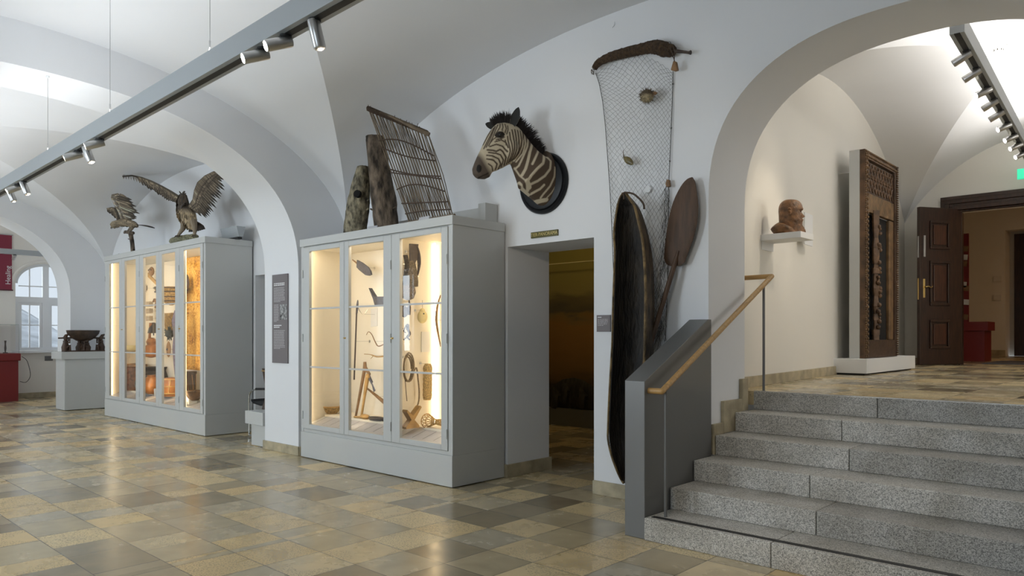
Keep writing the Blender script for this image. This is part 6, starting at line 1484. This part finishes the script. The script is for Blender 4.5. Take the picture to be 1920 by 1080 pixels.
D().tube([(Ld-.08, .036, zh+.02), (Ld-.08, .075, zh+.02), (Ld-.11, .08, zh+.03), (Ld-.17, .075, zh+.01), (Ld-.20, .075, zh+.03)], [.010, .010, .011, .010, .008], 8).build('handle', M['brass'], dl, smooth=True)
zq = at(1733, 462, 'y', le.y).z-ZU
D().box(Ld-.10, Ld-.065, .031, .045, zq-.17, zq+.17).build('door_bolt', M['alu'], dl, bevel=.003)
D().box(Ld+.0005, Ld+.004, -.012, .012, zh-.18, zh+.16).build('strike_plate', M['brass'], dl); D().box(Ld+.0005, Ld+.004, -.012, .012, zq-.18, zq+.16).build('strike_plate', M['alu'], dl)
# door frame mouldings
xo = at(1763, 372, 'y', YB-.05).x; zo = at(1763, 371, 'y', YB-.05).z; fm = MB()
steps = [(0, .05), (.07, .09), (.14, .07), (.20, .12), (.27, .06)]
tot = zo-ztd
for i, (o_, dpt) in enumerate(steps):
    f0 = o_/.30*tot; f1 = (steps[i+1][0] if i < 4 else .30)/.30*tot; wx0 = xo+(dxl-xo)*o_/.30; wx1 = xo+(dxl-xo)*((steps[i+1][0] if i < 4 else .30)/.30)
    fm.box(wx0, -.5, YB-dpt, YB+.02, zo-f1, zo-f0); fm.box(wx0, wx1, YB-dpt, YB+.02, ZU, zo-f1)
fm.box(dxl-.001, dxl+.012, YB+.001, YB+.13, ZU, ztd+.001)
struct('trim_4', fm, M['walnut'], bevel=.006)
# counter and leaflets behind the door
def K_(x, y, yy=15.6): return at(x, y, 'y', yy)
rcn = thing('red_counter', 'dark red counter with a tall leaflet board seen past the open door', 'counter', (-2.7, 15.8, ZU))
a = K_(1846, 667); b = K_(1853, 603); c0 = K_(1790, 603).x
box(c0, a.x, 15.6, 16.2, ZU, K_(1846, 620).z).build('base', M['red'], rcn); box(c0, b.x, 15.55, 16.2, K_(1846, 620).z+.002, b.z).build('top', M['red'], rcn)
e_ = K_(1817, 438, 15.9); box(c0, e_.x, 15.85, 15.9, b.z+.002, e_.z).build('board', M['red'], rcn)
random.seed(5)
for i, (px, py) in enumerate(((1809, 466), (1808, 482), (1807, 494), (1806, 533), (1810, 540), (1811, 566), (1809, 594))):
    p = K_(px, py, 15.84); o = MB().prism([p+Vector((-.05, 0, -.05)), p+Vector((.05, 0, -.06)), p+Vector((.06, 0, .04)), p+Vector((-.04, 0, .05))], (0, -.012, 0)).build('leaflet', M['paper'] if i % 2 else M['midwood'])
    tag(o, ['topmost brown leaflet on the red board behind the door', 'pale leaflet second from the top on the red board', 'brown leaflet third from the top on the red board', 'small pale leaflet at mid height on the red board', 'brown leaflet below the middle of the red board', 'pale leaflet second from the bottom on the red board', 'lowest brown leaflet on the red board above the counter'][i], 'leaflet', 'leaflets on the red board')
for i, (px, py) in enumerate(((1870, 523), (1870, 558))):
    p = at(px, py, 'y', YR-.01); tag(MB().cbox(p, .16, .03, .13).build('light_switch', M['paper'], bevel=.004), ['upper pale wall switch in the room behind the open door', 'lower pale wall switch in the room behind the open door'][i], 'switch')
a = at(1805, 680, 'z', ZU); tag(box(-2.6, .6, 14.3, 16.0, ZU+.001, ZU+.014).build('doormat', M['mat'], bevel=.004), 'grey doormat on the floor behind the open door', 'doormat')
# exit sign
a = at(1907, 336, 'y', 13.3); b = at(1940, 313, 'y', 13.3); ex = thing('exit_sign', 'green and white lit exit sign at the right edge above the dark door', 'sign', ((a.x+b.x)/2, 13.3, a.z))
box(a.x, b.x, 13.3, 13.36, a.z, b.z).build('body', M['exit'], ex, bevel=.003)
h = b.z-a.z; c = Vector((a.x+.19, 13.296, a.z+h*.5)); mn_ = MB()
mn_.prism([(a.x+.30, 13.2965, a.z+.03), (b.x-.02, 13.2965, a.z+.03), (b.x-.02, 13.2965, b.z-.03), (a.x+.30, 13.2965, b.z-.03)], (0, .003, 0))
mn_.sphere(c+Vector((.03, 0, h*.28)), .022, 10, (1, .15, 1)); mn_.tube([c+Vector((.02, 0, h*.18)), c+Vector((-.01, 0, -.01))], [.022, .018], 6, flat=.2, up=(1, 0, 0)); mn_.tube([c+Vector((-.01, 0, -.01)), c+Vector((.035, 0, -.045)), c+Vector((.02, 0, -.09))], .011, 5); mn_.tube([c+Vector((-.01, 0, -.01)), c+Vector((-.045, 0, -.05)), c+Vector((-.085, 0, -.055))], .011, 5)
mn_.tube([c+Vector((.02, 0, h*.16)), c+Vector((.06, 0, .01)), c+Vector((.085, 0, .025))], .009, 5); mn_.tube([c+Vector((.01, 0, h*.16)), c+Vector((-.04, 0, .02)), c+Vector((-.05, 0, -.01))], .009, 5)
mn_.build('pictogram', M['exitw'], ex)
MB().cyl(((a.x+b.x)/2, 13.33, b.z), ((a.x+b.x)/2, 13.33, b.z+.5), .008, n=8).build('rod', M['steel_l'], ex)
# smoke detector
zc_ = 4.30; p = at(1872, 95, 'z', 4.45); sd = thing('smoke_detector', 'round white smoke detector on the bright ceiling of the upper hall', 'smoke detector', p)
cz = prof_u(min(abs((p.x+1.685)/1.935), abs((p.y-9.795)/3.905)))
p = at(1872, 92, 'z', cz-.02); MB().lathe([(.085, 0), (.085, .015), (.070, .03), (.05, .032), (.045, .055), (.01, .06)], Vector((p.x, p.y, cz+.01)), 24, (0, 0, -1)).build('body', M['white'], sd, smooth=True)
gr = MB()
for k in range(8): a = k*pi/4; gr.box(p.x+.045*cos(a)-.004, p.x+.045*cos(a)+.004, p.y+.045*sin(a)-.004, p.y+.045*sin(a)+.004, cz-.043, cz-.022)
gr.build('grille', M['seam'], sd)
